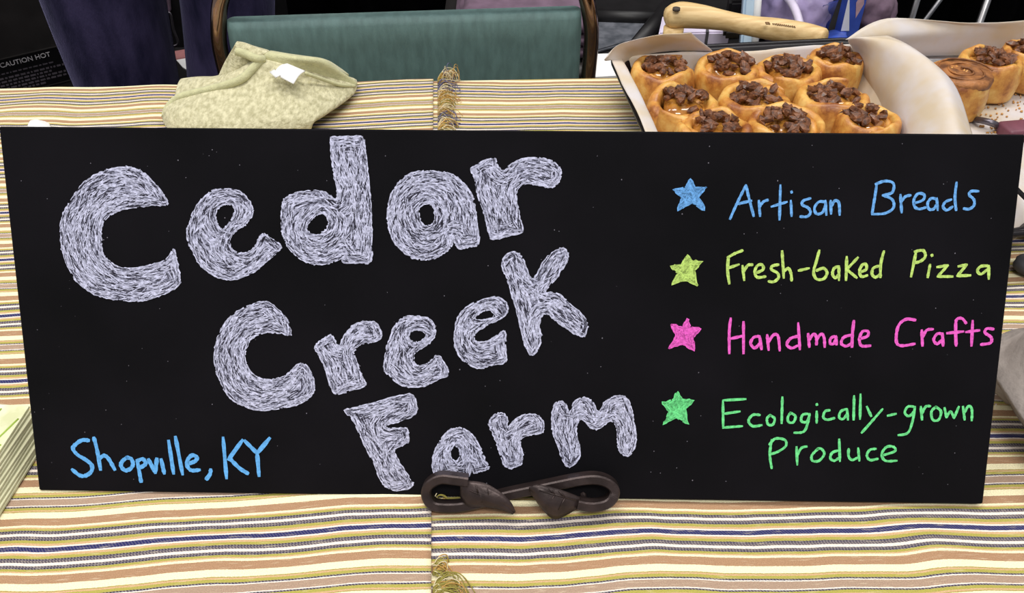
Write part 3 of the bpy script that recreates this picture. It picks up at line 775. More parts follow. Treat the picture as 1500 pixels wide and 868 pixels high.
def band(name, pts, r):
    w = world_to(towel, [at(x, y, h/100) for x, y, h in pts]); bm = nb(); tube(bm, catmull(w, 6), r, 8); return obj(name, bm, M_band, towel)
band('hem_binding', [(243,172,1.0),(248,157,1.7),(266,142,2.6),(310,131,3.5),(350,118,4.5),(370,101,5.2),(384,86,5.9)], .0048)
band('collar_binding', [(347,75,6.4),(362,80,6.3),(376,86,6.1),(386,87,5.8)], .0045)
band('seam', [(447,107,4.9),(470,115,3.9),(497,124,2.7),(520,126,1.9)], .002)
tg = world_to(towel, [at(400,108,.0545), at(421,93,.0585), at(447,104,.0525), at(430,123,.049)])
bm = nb(); patch_pts = [[tg[0], tg[0].lerp(tg[1], .5)+Vector((0, 0, .003)), tg[1]], [tg[0].lerp(tg[3], .5), (tg[0]+tg[2])/2+Vector((0, -.001, .004)), tg[1].lerp(tg[2], .5)], [tg[3], tg[3].lerp(tg[2], .5)+Vector((0, 0, .002)), tg[2]]]
bm.free(); solid(obj('care_tag', patch(patch_pts, 4, 4), M_white, towel), .0006)
tg = world_to(towel, [at(395,106,.054), at(402,102,.0555), at(411,110,.0555), at(404,114,.0535)])
bm = nb(); bm.faces.new([bm.verts.new(p) for p in tg]); solid(obj('tag_stub', bm, M_white, towel), .0012)

# small white napkin corner peeking over the board
nbp = at(57, 186)
nap = empty('paper_napkin', (nbp.x, nbp.y, T+.003)); tag(nap, 'small crumpled white paper napkin behind the chalkboard', 'napkin')
solid(obj('crumpled_sheet', patch([world_to(nap, [at(x, y, h/100) for x, y, h in r]) for r in
  [[(36,200,.4),(55,205,.5),(78,202,.4)], [(40,186,.6),(54,186,1.3),(78,190,.6)], [(42,180,.5),(53,176,1.2),(74,184,.5)], [(46,176,.3),(56,176,.4),(72,180,.3)]]], 5, 5, .001, 80), M_white, nap), .0008)

# ---------------------------------------------------------------- black baking pan with buns
pyaw = R(6.5)
pdir = Vector((-math.sin(pyaw), math.cos(pyaw), 0)); pex = Vector((math.cos(pyaw), math.sin(pyaw), 0))
PW, PD, PH = .285, .36, .045
B = at(945, 188, .045); Q = at(1120, 70, .047)
pc = B + pex*PW/2; pc += pdir*((Q-pc).dot(pdir) - PD/2)
pan = empty('baking_pan', (pc.x, pc.y, T+.0035), pyaw); tag(pan, 'black rectangular baking pan lined with parchment and filled with buns', 'pan')
bm = nb()
loft(bm, [rrect(PW-.03, PD-.03, .02, .002), rrect(PW-.008, PD-.008, .026, PH-.004), rrect(PW+.008, PD+.008, .03, PH), rrect(PW+.008, PD+.008, .03, PH+.0025), rrect(PW-.006, PD-.006, .026, PH+.002),
          rrect(PW-.012, PD-.012, .025, PH-.006), rrect(PW-.034, PD-.034, .02, .004)])
obj('pan_body', bm, M_pan, pan)
bm = nb(); tube(bm, [p for p in rrect(PW+.008, PD+.008, .03, PH+.001, 6)], .003, 8, closed=True); obj('rolled_rim', bm, M_pan, pan)

lin_ = empty('parchment_liner', (pc.x, pc.y, T+.008), pyaw); tag(lin_, 'parchment paper lining the black pan, one side curling out in a wide flap', 'paper')
bm = nb(); box(bm, (0, 0, .001), (PW-.04, PD-.04, .0008)); obj('base_sheet', bm, M_parch, lin_)
def lsheet(name, rows, root, th=.0005, nu=6, nv=6, jit=.0006, fr=40, seed=0):
    pts = [world_to(root, [at(x, y, h/100) for x, y, h in r]) for r in rows]
    return solid(obj(name, patch(pts, nu, nv, jit, fr, seed), M_parch, root), th)
lsheet('curled_flap', [
  [(1240,84,2.0),(1262,122,1.6),(1292,172,1.4),(1320,250,1.2)],
  [(1247,70,4.6),(1276,104,4.4),(1314,150,4.4),(1343,235,4.2)],
  [(1243,58,6.6),(1297,76,7.0),(1350,126,6.8),(1378,222,6.2)],
  [(1262,54,7.4),(1319,64,8.0),(1378,112,7.8),(1408,212,7.0)],
  [(1300,52,7.6),(1340,72,7.6),(1396,122,6.9),(1428,208,5.6)]], lin_, .0006, 8, 7, .001, 25)
lsheet('corner_flap', [
  [(925,122,2.0),(940,102,2.6),(985,92,3.0),(1046,84,3.2)],
  [(906,92,4.9),(922,78,5.4),(978,70,5.6),(1041,72,5.3)],
  [(886,88,5.6),(908,67,6.9),(962,55,7.6),(1028,62,6.6)],
  [(890,83,6.0),(910,64,7.2),(965,52,7.9),(1012,48,8.0)]], lin_, .0006, 7, 6, .0012, 45)
for nm, pts_ in (('side_wall', [(-1, t) for t in (-1, -.6, -.2, .2, .6, 1)]), ('back_wall', [(t, 1) for t in (-1, -.5, 0, .5, 1)]), ('side_wall', [(1, t) for t in (-1, -.6, -.2, .2, .6, 1)])):
    rows = []
    for z_, ins in ((.0015, .024), (.022, .014), (.040, .008), (.046 if nm == 'side_wall' else .036, .0045)):
        rows.append([Vector((a_*(PW/2-ins), b_*(PD/2-ins), z_ + .002*math.sin(i*2.3))) for i, (a_, b_) in enumerate(pts_)])
    if nm == 'side_wall' and pts_[0][0] < 0:
        rows.append([Vector((a_*(PW/2+.007), b_*(PD/2-.01), .0475 + .003*math.sin(i*2.3+1))) for i, (a_, b_) in enumerate(pts_)])
    solid(obj(nm, patch(rows, 5, 4, .0012, 50, len(pts_)), M_parch, lin_), .0006)
NUTS = []
for k in range(5):
    bm = nb(); bmesh.ops.create_icosphere(bm, subdivisions=1, radius=1)
    rn = random.Random(k)
    for v in bm.verts:
        v.co *= rn.uniform(.75, 1.25); v.co.x *= .0074; v.co.y *= .0044; v.co.z *= .0040
    me = bpy.data.meshes.new('pecan_piece'); bm.to_mesh(me); bm.free(); me.materials.append(M_nut); NUTS.append(me)
def bun_mesh(seed, Rb=.0395, H=.040, mat_=None, flat=False):
    bm = nb(); n = 84; rings = []; turns = 2.15 if not flat else 3.0
    for i in range(n+1):
        t = i/n; u = turns*t; th = 2*math.pi*u
        hw_ = .0064 if u < 1 else .0064 - .0012*(u-1)
        rc = Rb - .0066 - .0052*u if u < 1 else Rb - .0118 - (Rb-.0118-.0075)*(u-1)/(turns-1)
        if flat: hw_ = .0056; rc = Rb - .0056 - (Rb-.011)*t
        if u < .14: hw_ *= .30 + 5*u; rc += .0018*(1-u/.14)
        drop = 0 if flat else (.0 if u < .85 else .07 + .15*min(1, (u-.85)/1.1))
        h = H*(1 - drop) + .0065*noise.noise(Vector((math.cos(th)*1.6, math.sin(th)*1.6, seed*5.1+u)))
        rc *= 1 + .055*noise.noise(Vector((math.cos(th)*1.3, math.sin(th)*1.3, seed*3.7)))
        d = Vector((math.cos(th), math.sin(th), 0)); ring = []
        bul = 1 + .25*noise.noise(Vector((math.cos(th)*2.5, math.sin(th)*2.5, seed*2.3+u)))
        for (a, z) in ((-1, .0), (-1.02, .4), (-1.0, .78), (-.72, .95), (-.25, 1.0), (.25, .99), (.66, .94), (.95, .80), (1.0+.22*bul, .52), (1.0+.12*bul, .25), (.86, .05), (.7, 0)):
            q = d*(rc + a*hw_) + Vector((0, 0, z*h)); q += d*.0012*noise.noise(q*60+Vector((seed, 0, 0)))
            ring.append(bm.verts.new(q))
        rings.append(ring)
    k = len(rings[0])
    for a, b in zip(rings, rings[1:]):
        for j in range(k): bm.faces.new((a[j], a[(j+1) % k], b[(j+1) % k], b[j]))
    bm.faces.new(rings[0]); bm.faces.new(rings[-1])
    bmesh.ops.recalc_face_normals(bm, faces=bm.faces)
    me = bpy.data.meshes.new('dough_spiral'); bm.to_mesh(me); bm.free()
    for f in me.polygons: f.use_smooth = True
    me.materials.append(mat_ or M_dough)
    return me
def glaze_mesh(seed, Rb=.0205, z=.0265):
    bm = nb(); rn = random.Random(seed); rings = []
    for r_, zz in ((Rb, z-.010), (Rb*.95, z), (Rb*.6, z+.0035), (Rb*.25, z+.004)):
        rings.append([Vector((r_*(1+.10*math.sin(3*a+seed))*math.cos(a), r_*(1+.10*math.sin(3*a+seed))*math.sin(a), zz+rn.uniform(-.001, .001))) for a in [2*math.pi*i/18 for i in range(18)]])
    loft(bm, rings); bmesh.ops.recalc_face_normals(bm, faces=bm.faces)
    me = bpy.data.meshes.new('caramel_glaze'); bm.to_mesh(me); bm.free()
    for f in me.polygons: f.use_smooth = True
    me.materials.append(M_glaze); return me
BUN_ME = [bun_mesh(s) for s in (1, 2, 3, 4)]; GL_ME = [glaze_mesh(s) for s in (1, 2)]
PLAIN = bun_mesh(9, .037, .043, M_dough, True)
def place(name, me, parent, loc, rot=(0, 0, 0), sc=(1, 1, 1)):
    o = bpy.data.objects.new(name, me); col.objects.link(o); o.parent = parent; o.location = loc; o.rotation_euler = rot; o.scale = sc
    return o
def bun(px, py, h, z0, lab, group, k, r=1.0, nuts=20, tilt=(0, 0), hs=1.0):
    p = at(px, py, h)
    b = empty('sticky_bun', (p.x, p.y, z0), 0); tag(b, lab, 'bun', group)
    b.rotation_euler = (tilt[0], tilt[1], 0)
    rn = random.Random(k*13+1)
    rz = rn.uniform(0, 6.28); b_off = (rn.uniform(-.004, .004), rn.uniform(-.001, .006))
    b.rotation_euler = (rn.uniform(-.07, .07), rn.uniform(-.07, .07), 0)
    place('dough_spiral', BUN_ME[k % 4], b, (0, 0, 0), (0, 0, rz), (r, r, hs))
    place('caramel_glaze', GL_ME[k % 2], b, (0, 0, .006*hs), (0, 0, rz), (r, r, hs))
    for i in range(nuts):
        a = rn.uniform(0, 6.28); q = .0235*rn.uniform(0, 1)**.55*r; ox_, oy_ = b_off
        zz = (.0375 + .0075*max(0, 1-q/.024) + (rn.uniform(0, .003)))*hs
        place('pecan_piece', NUTS[rn.randrange(5)], b, (q*math.cos(a)+ox_, q*math.sin(a)+oy_, zz - .001), (rn.uniform(-.6, .6), rn.uniform(-.6, .6), rn.uniform(0, 6.28)), (rn.uniform(.75, 1.15),)*3)
    return b
PZ = T + .0105
GB = 'pecan buns in the black pan'
spec = [(973,100,'pecan bun in the back corner of the pan beside the pleated parchment corner',0.95,28,0),
 (1069,95,'pecan bun at the pan back rim beside the corner bun, darkly nutted',0.96,28,0),
 (1157,101,'pecan bun by the back rim, wedged against the darker browned corner bun',0.98,28,0),
 (1222,84,'smooth browned pecan bun in the back corner of the pan against the curled flap',0.84,20,0),
 (997,147,'glossy pecan bun along the pan side wall, in front of the corner bun',1.00,28,0),
 (1110,141,'pecan bun in the middle of the pan with a loose outer coil',1.00,28,0),
 (1222,140,'pale pecan bun in the middle row next to the curled parchment flap',1.02,28,0),
 (1045,184,'pecan bun half hidden behind the chalkboard, in front of the glossy bun',0.98,28,0),
 (1152,178,'pecan bun half hidden behind the chalkboard, in front of the loose coiled bun',1.00,28,0),
 (1272,171,'small pecan bun half hidden behind the chalkboard, against the curled flap',0.86,20,0)]
for k, (x, y, lab, r, n, t) in enumerate(spec):
    bun(x, y, .048, PZ, lab, GB, k, r, n, hs=1.0)

# ---------------------------------------------------------------- sheet pan with parchment and buns, right
tc_ = Vector((.685, .79, T+.0035)); tyaw = R(2.0)
tray = empty('sheet_pan', tc_, tyaw); tag(tray, 'aluminium sheet pan under crumb-strewn parchment beside the black pan', 'pan')
TW, TD = .50, .33
bm = nb(); loft(bm, [rrect(TW-.02, TD-.02, .02, .0), rrect(TW, TD, .024, .018), rrect(TW+.012, TD+.012, .03, .020), rrect(TW+.012, TD+.012, .03, .022), rrect(TW-.002, TD-.002, .024, .0205), rrect(TW-.022, TD-.022, .02, .002)])
obj('tray_body', bm, M_alu, tray)
lt = empty('parchment_sheet', (tc_.x, tc_.y, T+.008), tyaw); tag(lt, 'crumb-strewn parchment paper lining the sheet pan, standing up along the back', 'paper')
lsheet('paper_floor', [
  [(1318,330,.9),(1450,330,.9),(1600,330,.9),(1790,320,.9)], [(1340,200,.9),(1450,200,.9),(1560,200,.9),(1700,190,.9)],
  [(1330,120,.9),(1420,112,.9),(1520,110,.9),(1640,106,.9)], [(1322,100,1.0),(1410,97,1.0),(1510,96,1.0),(1620,92,1.0)],
  [(1305,76,3.2),(1400,70,3.3),(1500,68,3.3),(1615,64,3.3)], [(1270,60,5.2),(1395,46,5.4),(1500,44,5.4),(1612,42,5.4)],
  [(1238,58,5.8),(1300,27,6.9),(1420,34,6.4),(1510,29,6.7)]], lt, .0006, 8, 5, .0009, 30)
bm = nb(); rd = random.Random(21)
for k in range(220):
    p = at(rd.uniform(1432, 1560), rd.uniform(118, 200), .0105); q = world_to(lt, [p])[0]
    s = rd.uniform(.0005, .0016)
    bmesh.ops.create_icosphere(bm, subdivisions=1, radius=s, matrix=Matrix.Translation(q))
tag(obj('crumbs', bm, mat('crumb', rgb(190, 140, 80), .8, var=.3), lt), 'scattered golden bun crumbs', kind='stuff')
TZ = T + .0115
p = at(1408, 112, .05); b = empty('cinnamon_roll', (p.x, p.y, TZ)); tag(b, 'plain brown-topped cinnamon roll without nuts on the sheet pan', 'bun')
place('dough_spiral', PLAIN, b, (0, 0, 0), (0, 0, 1.0), (1.0, 1.0, 1.0))
bm = nb(); tp = [(.0305, .036), (.031, .0415), (.0285, .0445), (.018, .0455), (.006, .044)]
loft(bm, [[Vector((r_*math.cos(a), r_*math.sin(a), z+.0007*math.sin(a*3))) for a in [2*math.pi*i/28 for i in range(28)]] for r_, z in tp])
obj('cinnamon_crust', bm, M_cinn, b)
bm = nb(); tube(bm, [(.030*(1-t/60)*math.cos(t*.3), .030*(1-t/60)*math.sin(t*.3), .0455) for t in range(48)], .0011, 6); obj('crust_ridge', bm, M_cinn, b)
bun(1454, 88, .048, TZ, 'pecan bun on the sheet pan behind the plain cinnamon roll', 'pecan buns on the sheet pan', 21, .92, 26)
bun(1515, 76, .048, TZ, 'pecan bun on the sheet pan against the standing parchment, beyond its neighbour', 'pecan buns on the sheet pan', 22, .92, 26)

# tool lying on the sheet pan
p = at(1470, 186, .012); tool = empty('bench_scraper', (p.x, p.y, T+.0105)); tag(tool, 'kitchen turner with a dark red handle and bent grey shank on the parchment', 'utensil')
bm = nb(); w = world_to(tool, [at(1468,186,1.9/100), at(1540,180,1.9/100)])
d = (w[1]-w[0]); ang = math.atan2(d.y, d.x)
box(bm, (w[0]+w[1])/2 - Vector((0, .004, .005)), (d.length, .024, .016), Matrix.Rotation(ang, 3, 'Z'), .003); obj('handle', bm, M_red, tool)
bm = nb(); tube(bm, catmull(world_to(tool, [at(1468,187,1.2/100), at(1455,181,1.9/100), at(1442,177,1.9/100), at(1425,174,1.2/100)]), 6), .0035, 8); obj('shank', bm, M_greysteel, tool)
bm = nb(); ww_ = world_to(tool, [at(1404,176,.3/100)])[0]; box(bm, ww_+Vector((0, 0, .003)), (.034, .05, .002), Matrix.Rotation(.1, 3, 'Z')); obj('blade', bm, M_greysteel, tool)

# ---------------------------------------------------------------- leaflets, left
lc = at(43, 594, .0245)
for k in range(11):
    o = empty('leaflet', (lc.x - .052 + .0009*(10-k) + (.0010 if k % 3 == 1 else 0), lc.y - .068 - .001*(10-k), T+.0035+k*.0021), R(-5+1.2*math.sin(k*2.1)))
    tag(o, 'pale green printed leaflet lying on top of the stack beside the chalkboard' if k == 10 else 'pale leaflet in the fanned stack beside the chalkboard, below the top one', 'leaflet', None if k == 10 else 'leaflets in the stack')
    bm = nb(); box(bm, (0, 0, .0008), (.095, .140, .0018), bev=.0003); obj('card', bm, M_leaf if k == 10 else M_leafedge, o, False)
    if k == 10:
        for j, (a, b_) in enumerate([((.008, .01), (.030, .066)), ((.0, .045), (.046, .035)), ((.012, -.01), (.046, .058)), ((-.01, .02), (.045, .012)), ((.016, .066), (.046, .0))]):
            bm = nb(); tube(bm, catmull([(a[0], a[1], .0017), ((a[0]+b_[0])/2+.006, (a[1]+b_[1])/2, .0017), (b_[0], b_[1], .0017)], 5), .0007, 4); obj('printed_line', bm, M_leafmark, o)

# ---------------------------------------------------------------- egg carton and bits, right
ec = empty('egg_carton', (.487, .415, T+.004), R(3)); tag(ec, 'closed grey moulded pulp egg carton beside the end of the chalkboard', 'egg carton')
EW, ED = .305, .118
def crings(lst): return [[p + Vector((0, 0, 0)) for p in rrect(EW-a, ED-a, r_, z, 6)] for z, a, r_ in lst]
bm = nb(); loft(bm, crings([(0, .040, .018), (.004, .034, .022), (.026, .022, .030), (.029, .002, .038), (.0325, .002, .038)])); obj('base_tray', bm, M_pulp, ec)
bm = nb(); loft(bm, crings([(.0335, -.012, .046), (.037, -.012, .046), (.0385, .0, .042), (.060, .016, .042), (.069, .030, .038), (.073, .05, .03)])); obj('lid', bm, M_pulp, ec)
bm = nb()
for i in range(6):
    for sy in (-1, 1):
        bmesh.ops.create_uvsphere(bm, u_segments=12, v_segments=8, radius=1, matrix=Matrix.Translation((-EW/2+.028+i*(EW-.056)/5, sy*.030, .018)) @ Matrix.Diagonal((.0235, .0235, .0178, 1)))
obj('egg_cups', bm, M_pulp, ec)
for sx in (-1, 1):
    bm = nb(); box(bm, (sx*.07, -ED/2-.0055, .030), (.035, .004, .018), Matrix.Rotation(R(-12), 3, 'X'), .0015); obj('clasp_tab', bm, M_pulp, ec)
bm = nb()
for i in range(5): box(bm, (-EW/2+.052+i*(EW-.104)/4, 0, .0715), (.006, ED-.062, .0045), None, .002)
obj('lid_ribs', bm, M_pulp, ec)
p = at(1514, 392, .008); st = empty('stone_paperweight', (p.x, p.y, T+.0028)); tag(st, 'small dark grey stone on the striped cloth behind the egg carton', 'stone')
bm = nb(); bmesh.ops.create_icosphere(bm, subdivisions=3, radius=1)
for v in bm.verts:
    v.co = Vector((v.co.x*.017, v.co.y*.013, (v.co.z+.9)*.0085))*(1+.12*noise.noise(v.co*1.7))
    v.co.z = max(v.co.z, 0)
obj('pebble', bm, M_stone, st)
p = at(1510, 318, 0); tg_ = empty('serving_tongs', (p.x, p.y, T+.004), 0); tag(tg_, 'bright metal serving tongs on the cloth behind the small stone', 'tongs')
for s, nm in ((0, 'arm'), (1, 'arm')):
    pts = world_to(tg_, [at(1492+s*6, 334-s*14, .4/100+s*.012), at(1505+s*6, 322-s*18, .8/100+s*.012), at(1560, 300-s*10, .9/100+s*.008), at(1620, 285, .7/100)])
    bm = nb(); tube(bm, catmull(pts, 6), .0034, 6, square=True); obj(nm, bm, M_alu, tg_)

# ---------------------------------------------------------------- trolley and clutter behind the table (right)
ZT = .685; hT = ZT - T
tro = empty('utility_trolley', (.35, 1.20, 0), R(2)); tag(tro, 'black wheeled utility trolley behind the table carrying boxes and bags', 'trolley')
bm = nb(); box(bm, (0, 0, ZT-.012), (.46, .34, .024), bev=.004); obj('top_shelf', bm, M_black, tro)
bm = nb(); box(bm, (0, 0, .22), (.44, .32, .02), bev=.004); obj('lower_shelf', bm, M_black, tro)
for sx in (-1, 1):
    for sy in (-1, 1):
        bm = nb(); tube(bm, [(sx*.21, sy*.15, .05), (sx*.21, sy*.15, ZT-.02)], .012); lg = obj('leg', bm, M_black, tro)
        bm = nb(); tube(bm, [(sx*.21, sy*.15-.008, .025), (sx*.21, sy*.15+.008, .025)], .025, 14); obj('caster', bm, M_black, lg)
def slab(name, quad, h0, h1, m, parent, bev=.002):
    """prism on four ground corners (pixels seen at height h0), between heights h0 and h1 relative to the table"""
    lo = [at(x, y, h0) for x, y in quad]
    lo = world_to(parent, lo); hi = [q + Vector((0, 0, h1-h0)) for q in lo]
    bm = nb(); loft(bm, [lo, hi])
    if bev: bmesh.ops.bevel(bm, geom=list(bm.edges), offset=bev, segments=2, affect='EDGES')
    return obj(name, bm, m, parent, False)
def thing(name, px, py, h, lab, cat, group=None):
    p = at(px, py, h); e = empty(name, (p.x, p.y, p.z)); tag(e, lab, cat, group); return e
# slate tray
e = thing('plastic_tray', 915, 60, hT, 'scuffed slate grey plastic tray with black rim on the trolley', 'tray')
slab('tray_floor', [(872,80),(935,62),(962,28),(874,26)], hT, hT+.006, M_slate, e)
bm = nb(); tube(bm, world_to(e, [at(930,70,hT+.012), at(981,6,hT+.012)]), .011, 8, square=True); obj('side_rim', bm, M_black, e)
bm = nb(); tube(bm, world_to(e, [at(874,24,hT+.010), at(965,27,hT+.010)]), .011, 8, square=True); obj('back_rim', bm, M_black, e)
# white card
e = thing('white_card', 890, 95, hT, 'white card lying at the front edge of the trolley beside the chair', 'card')
slab('card', [(868,116),(930,112),(925,80),(868,82)], hT, hT+.003, M_white, e, 0)
# lavender white box with a lid line
e = thing('plastic_box', 1005, 85, hT, 'white plastic box with a lid seam, behind the black pan', 'box')
slab('body', [(960,92),(1062,90),(1054,62),(966,64)], hT, hT+.042, M_lavwhite, e)
slab('seam_strip', [(1028,92),(1032,92),(1031.5,88),(1027.5,88)], hT, hT+.044, M_stone, e, 0)
bm = nb(); box(bm, world_to(e, [at(1046,91,hT+.003)])[0], (.05, .012, .006)); obj('foot_rail', bm, M_ice, e)
# black case and pale lid beside it
e = thing('camera_case', 1058, 45, hT, 'black hard case on the trolley behind the wooden handle', 'case')
slab('shell', [(1060,58),(1084,57),(1082,34),(1060,36)], hT, hT+.055, M_black, e, .004)
slab('lid', [(1058,58.5),(1086,57.5),(1083,33),(1058,35)], hT+.055, hT+.068, M_dgrey, e, .004)
e = thing('cutting_board', 1096, 60, hT, 'pale blue plastic cutting board standing on edge on the trolley', 'cutting board')
a, b_ = at(1083, 92, hT), at(1103, 90, hT); up_ = Vector((-.002, .05, .135))
bm = nb(); lo = world_to(e, [a, b_, b_+Vector((.004, .03, 0)), a+Vector((.004, .03, 0))]); loft(bm, [lo, [q+up_ for q in lo]])
bmesh.ops.bevel(bm, geom=list(bm.edges), offset=.004, segments=2, affect='EDGES'); obj('panel', bm, M_ice, e, False)
bm = nb(); tube(bm, world_to(e, [b_+Vector((0, -.002, .002)), b_+up_+Vector((0, -.002, -.002))]), .005, 8); obj('lip', bm, M_white, e)
# crumpled bags
def bag(name, px, py, sx, sy, sz, m, lab, seed):
    e = thing(name, px, py, hT, lab, 'bag')
    bm = nb(); bmesh.ops.create_icosphere(bm, subdivisions=4, radius=1)
    for v in bm.verts:
        c = v.co.copy(); k = 1 + .22*noise.noise(c*2.1+Vector((seed, 0, 0))) + .10*noise.noise(c*6+Vector((0, seed, 0)))
        v.co = Vector((c.x*sx*k, c.y*sy*k, max(0, (c.z*k+.82)*sz)))
    obj('crumpled_body', bm, m, e); return e
e = bag('plastic_bag', 1150, 58, .052, .060, .052, M_lav, 'crumpled purple plastic bag with a pale strap on the trolley', 3)
bm = nb(); pts = catmull(world_to(e, [at(1176,86,hT+.012), at(1174,62,hT+.065), at(1171,34,hT+.082), at(1163,10,hT+.09), at(1150,-8,hT+.08)]), 6)
tube(bm, pts, .0052, 8); obj('strap', bm, M_lavwhite, e)
bag('plastic_bag', 1268, 44, .030, .035, .038, M_mauve, 'small crumpled grey-mauve bag beside the blue and white carton', 8)
# packets
e = thing('snack_packet', 1202, 45, hT, 'dark blue foil packet leaning behind the blue and white carton', 'packet')
bm = nb(); loft(bm, [world_to(e, [at(x, y, h) for x, y, h in r]) for r in
   [[(1186,62,hT),(1208,58,hT),(1210,52,hT),(1188,56,hT)], [(1190,38,hT+.035),(1216,30,hT+.035),(1219,25,hT+.032),(1193,33,hT+.032)], [(1206,8,hT+.07),(1228,2,hT+.07),(1229,-1,hT+.068),(1207,5,hT+.068)]]])
obj('pouch', bm, M_navypack, e)
e = thing('drink_carton', 1238, 52, hT, 'blue carton with white corner and peach picture on the trolley', 'carton')
cb = at(1238, 62, hT); Rz = Matrix.Rotation(R(8), 3, 'Z')
bm = nb(); box(bm, (0, .0, .05), (.027, .02, .10), Rz, .002); obj('carton_body', bm, M_bluepack, e, False)
bm = nb(); loft(bm, [[Rz @ Vector(p) for p in ((-.0137, -.0102, .012), (-.002, -.0112, .012), (-.0137, -.0112, .06), (-.0145, -.0102, .06))], [Rz @ Vector(p) for p in ((-.0137, -.0095, .012), (-.002, -.0095, .012), (-.0137, -.0095, .06), (-.0145, -.0095, .06))]]); obj('white_corner', bm, M_white, e, False)
bm = nb(); q = [Rz @ Vector(p) for p in ((.003, -.0108, .03), (.010, -.0108, .05), (.005, -.0108, .072), (-.002, -.0108, .052))]; bm.faces.new([bm.verts.new(p) for p in q]); solid(obj('printed_picture', bm, M_pinkprint, e, False), .0006)
e = thing('blue_wrapper', 1222, 66, hT, 'crumpled bright blue wrapper in front of the blue carton', 'wrapper')
solid(obj('wrapper_sheet', patch([world_to(e, [at(x, y, h) for x, y, h in r]) for r in [[(1200,86,hT+.004),(1222,84,hT+.01),(1248,80,hT+.004)], [(1203,68,hT+.02),(1222,66,hT+.028),(1244,64,hT+.018)], [(1212,52,hT+.018),(1226,50,hT+.022),(1240,52,hT+.014)], [(1214,46,hT+.002),(1226,44,hT+.002),(1240,46,hT+.002)]]], 5, 5, .002, 70), M_bluepack, e), .001)

# wooden handled utensil resting over the boxes
hp = [(986,24,3.0),(1000,22,3.0),(1030,25,2.9),(1065,31,2.7),(1100,38,2.5),(1135,43,2.4),(1170,48,2.4),(1195,52,2.5),(1207,54,2.6)]
p0 = at(1095, 40, .02)
ut = empty('wooden_utensil', (p0.x, p0.y, p0.z)); tag(ut, 'pale wooden utensil handle with a hang hole, lying across the boxes behind the pan', 'utensil')
w = world_to(ut, [at(x, y, h/100) for x, y, h in hp]); cc = catmull(w, 5)
rad = [.015, .0158, .0142, .0118, .0120, .0134, .0132, .0115, .0100]
rr = [max(v.x, .002) for v in catmull([(r_, 0, 0) for r_ in rad], 5)]
cc = [cc[0]-(cc[1]-cc[0]).normalized()*.010, cc[0]-(cc[1]-cc[0]).normalized()*.006] + cc; rr = [.006, .0125] + rr
cc += [cc[-1]+(cc[-1]-cc[-2]).normalized()*.002]; rr += [.0085]
bm = nb(); tube(bm, cc, rr, 14); obj('handle', bm, M_wood, ut)
def up_cyl(name, px, py, h, r_, ln, m, parent):
    q = world_to(ut, [at(px, py, h)])[0]; bm = nb(); tube(bm, [q - Vector((0, 0, ln)), q], r_, 16); return obj(name, bm, m, ut)
up_cyl('hang_hole', 991, 11.5, .0452, .0046, .003, mat('hole_dark', rgb(70, 62, 56), .9), ut)
up_cyl('end_knob', 987, 40, .018, .0125, .020, M_wood, ut)
bm = nb(); rd = random.Random(2)
qa, qb = world_to(ut, [at(1124, 34, .0382), at(1164, 39.5, .0375)])
dd = (qb-qa)
for i in range(15):
    if i in (2,): continue
    c = qa + dd*(i/14); box(bm, c, (.0012 if i else .004, rd.uniform(.003, .0055), .0012))
obj('burnt_lettering', bm, M_woodmark, ut)

# tote with mauve blanket behind the chair
tb = at_depth(830, 5, 1.55); e = empty('storage_tote', (tb.x, 1.58, 0)); tag(e, 'black storage tote on the floor behind the teal chair', 'tote')
bm = nb(); loft(bm, [rrect(.36, .34, .03, 0), rrect(.42, .38, .03, .50), rrect(.44, .40, .03, .505), rrect(.44, .40, .03, .53)]); obj('bin', bm, M_black, e)
bm = nb(); loft(bm, [rrect(.45, .41, .03, .531), rrect(.45, .41, .03, .55), rrect(.41, .37, .03, .558)]); obj('lid', bm, M_dgrey, e)
e = empty('folded_blanket', (tb.x, 1.56, .56)); tag(e, 'mauve folded blanket lying on the black tote behind the chair', 'blanket')
for k in range(3):
    bm = nb(); r_ = [rrect(.40-.02*k-a, .33-a, .02, .002+.022*k+z, 4) for z, a in ((0, .02), (.006, 0), (.016, 0), (.022, .02))]
    for rr_ in r_:
        for p in rr_: p.z += .004*noise.noise(p*12)
    loft(bm, r_); obj('blanket_fold', bm, M_mauve, e)

# stool with chrome legs behind the sheet pan
sp = at_depth(1441, 16, 1.5); stool = empty('bar_stool', (sp.x+.13, 1.63, 0)); tag(stool, 'black stool on bright metal legs behind the sheet pan', 'stool')
bm = nb(); loft(bm, [[Vector((r_*math.cos(a), r_*math.sin(a), z)) for a in [2*math.pi*i/24 for i in range(24)]] for r_, z in ((.17, .70), (.19, .71), (.19, .735), (.17, .75))]); obj('seat', bm, M_black, stool)
for sx, sy in ((-1, -1), (1, -1), (-1, 1), (1, 1)):
    bm = nb(); tube(bm, [(sx*.13, sy*.13, 0), (sx*.13, sy*.13, .71)], .0062); obj('leg', bm, M_alu, stool)
w = world_to(stool, [at_depth(1377, 0, 1.5), at_depth(1357, 27, 1.5)]); d = (w[0]-w[1]).normalized()
bm = nb(); tube(bm, [w[1]-d*.25, w[0]+d*((.71-w[0].z)/d.z)], .0042); obj('brace', bm, M_steel, stool)
ring = [(.184*math.cos(2*math.pi*i/24), .184*math.sin(2*math.pi*i/24), .25) for i in range(24)]
bm = nb(); tube(bm, ring, .006, 6, closed=True); obj('foot_ring', bm, M_alu, stool)

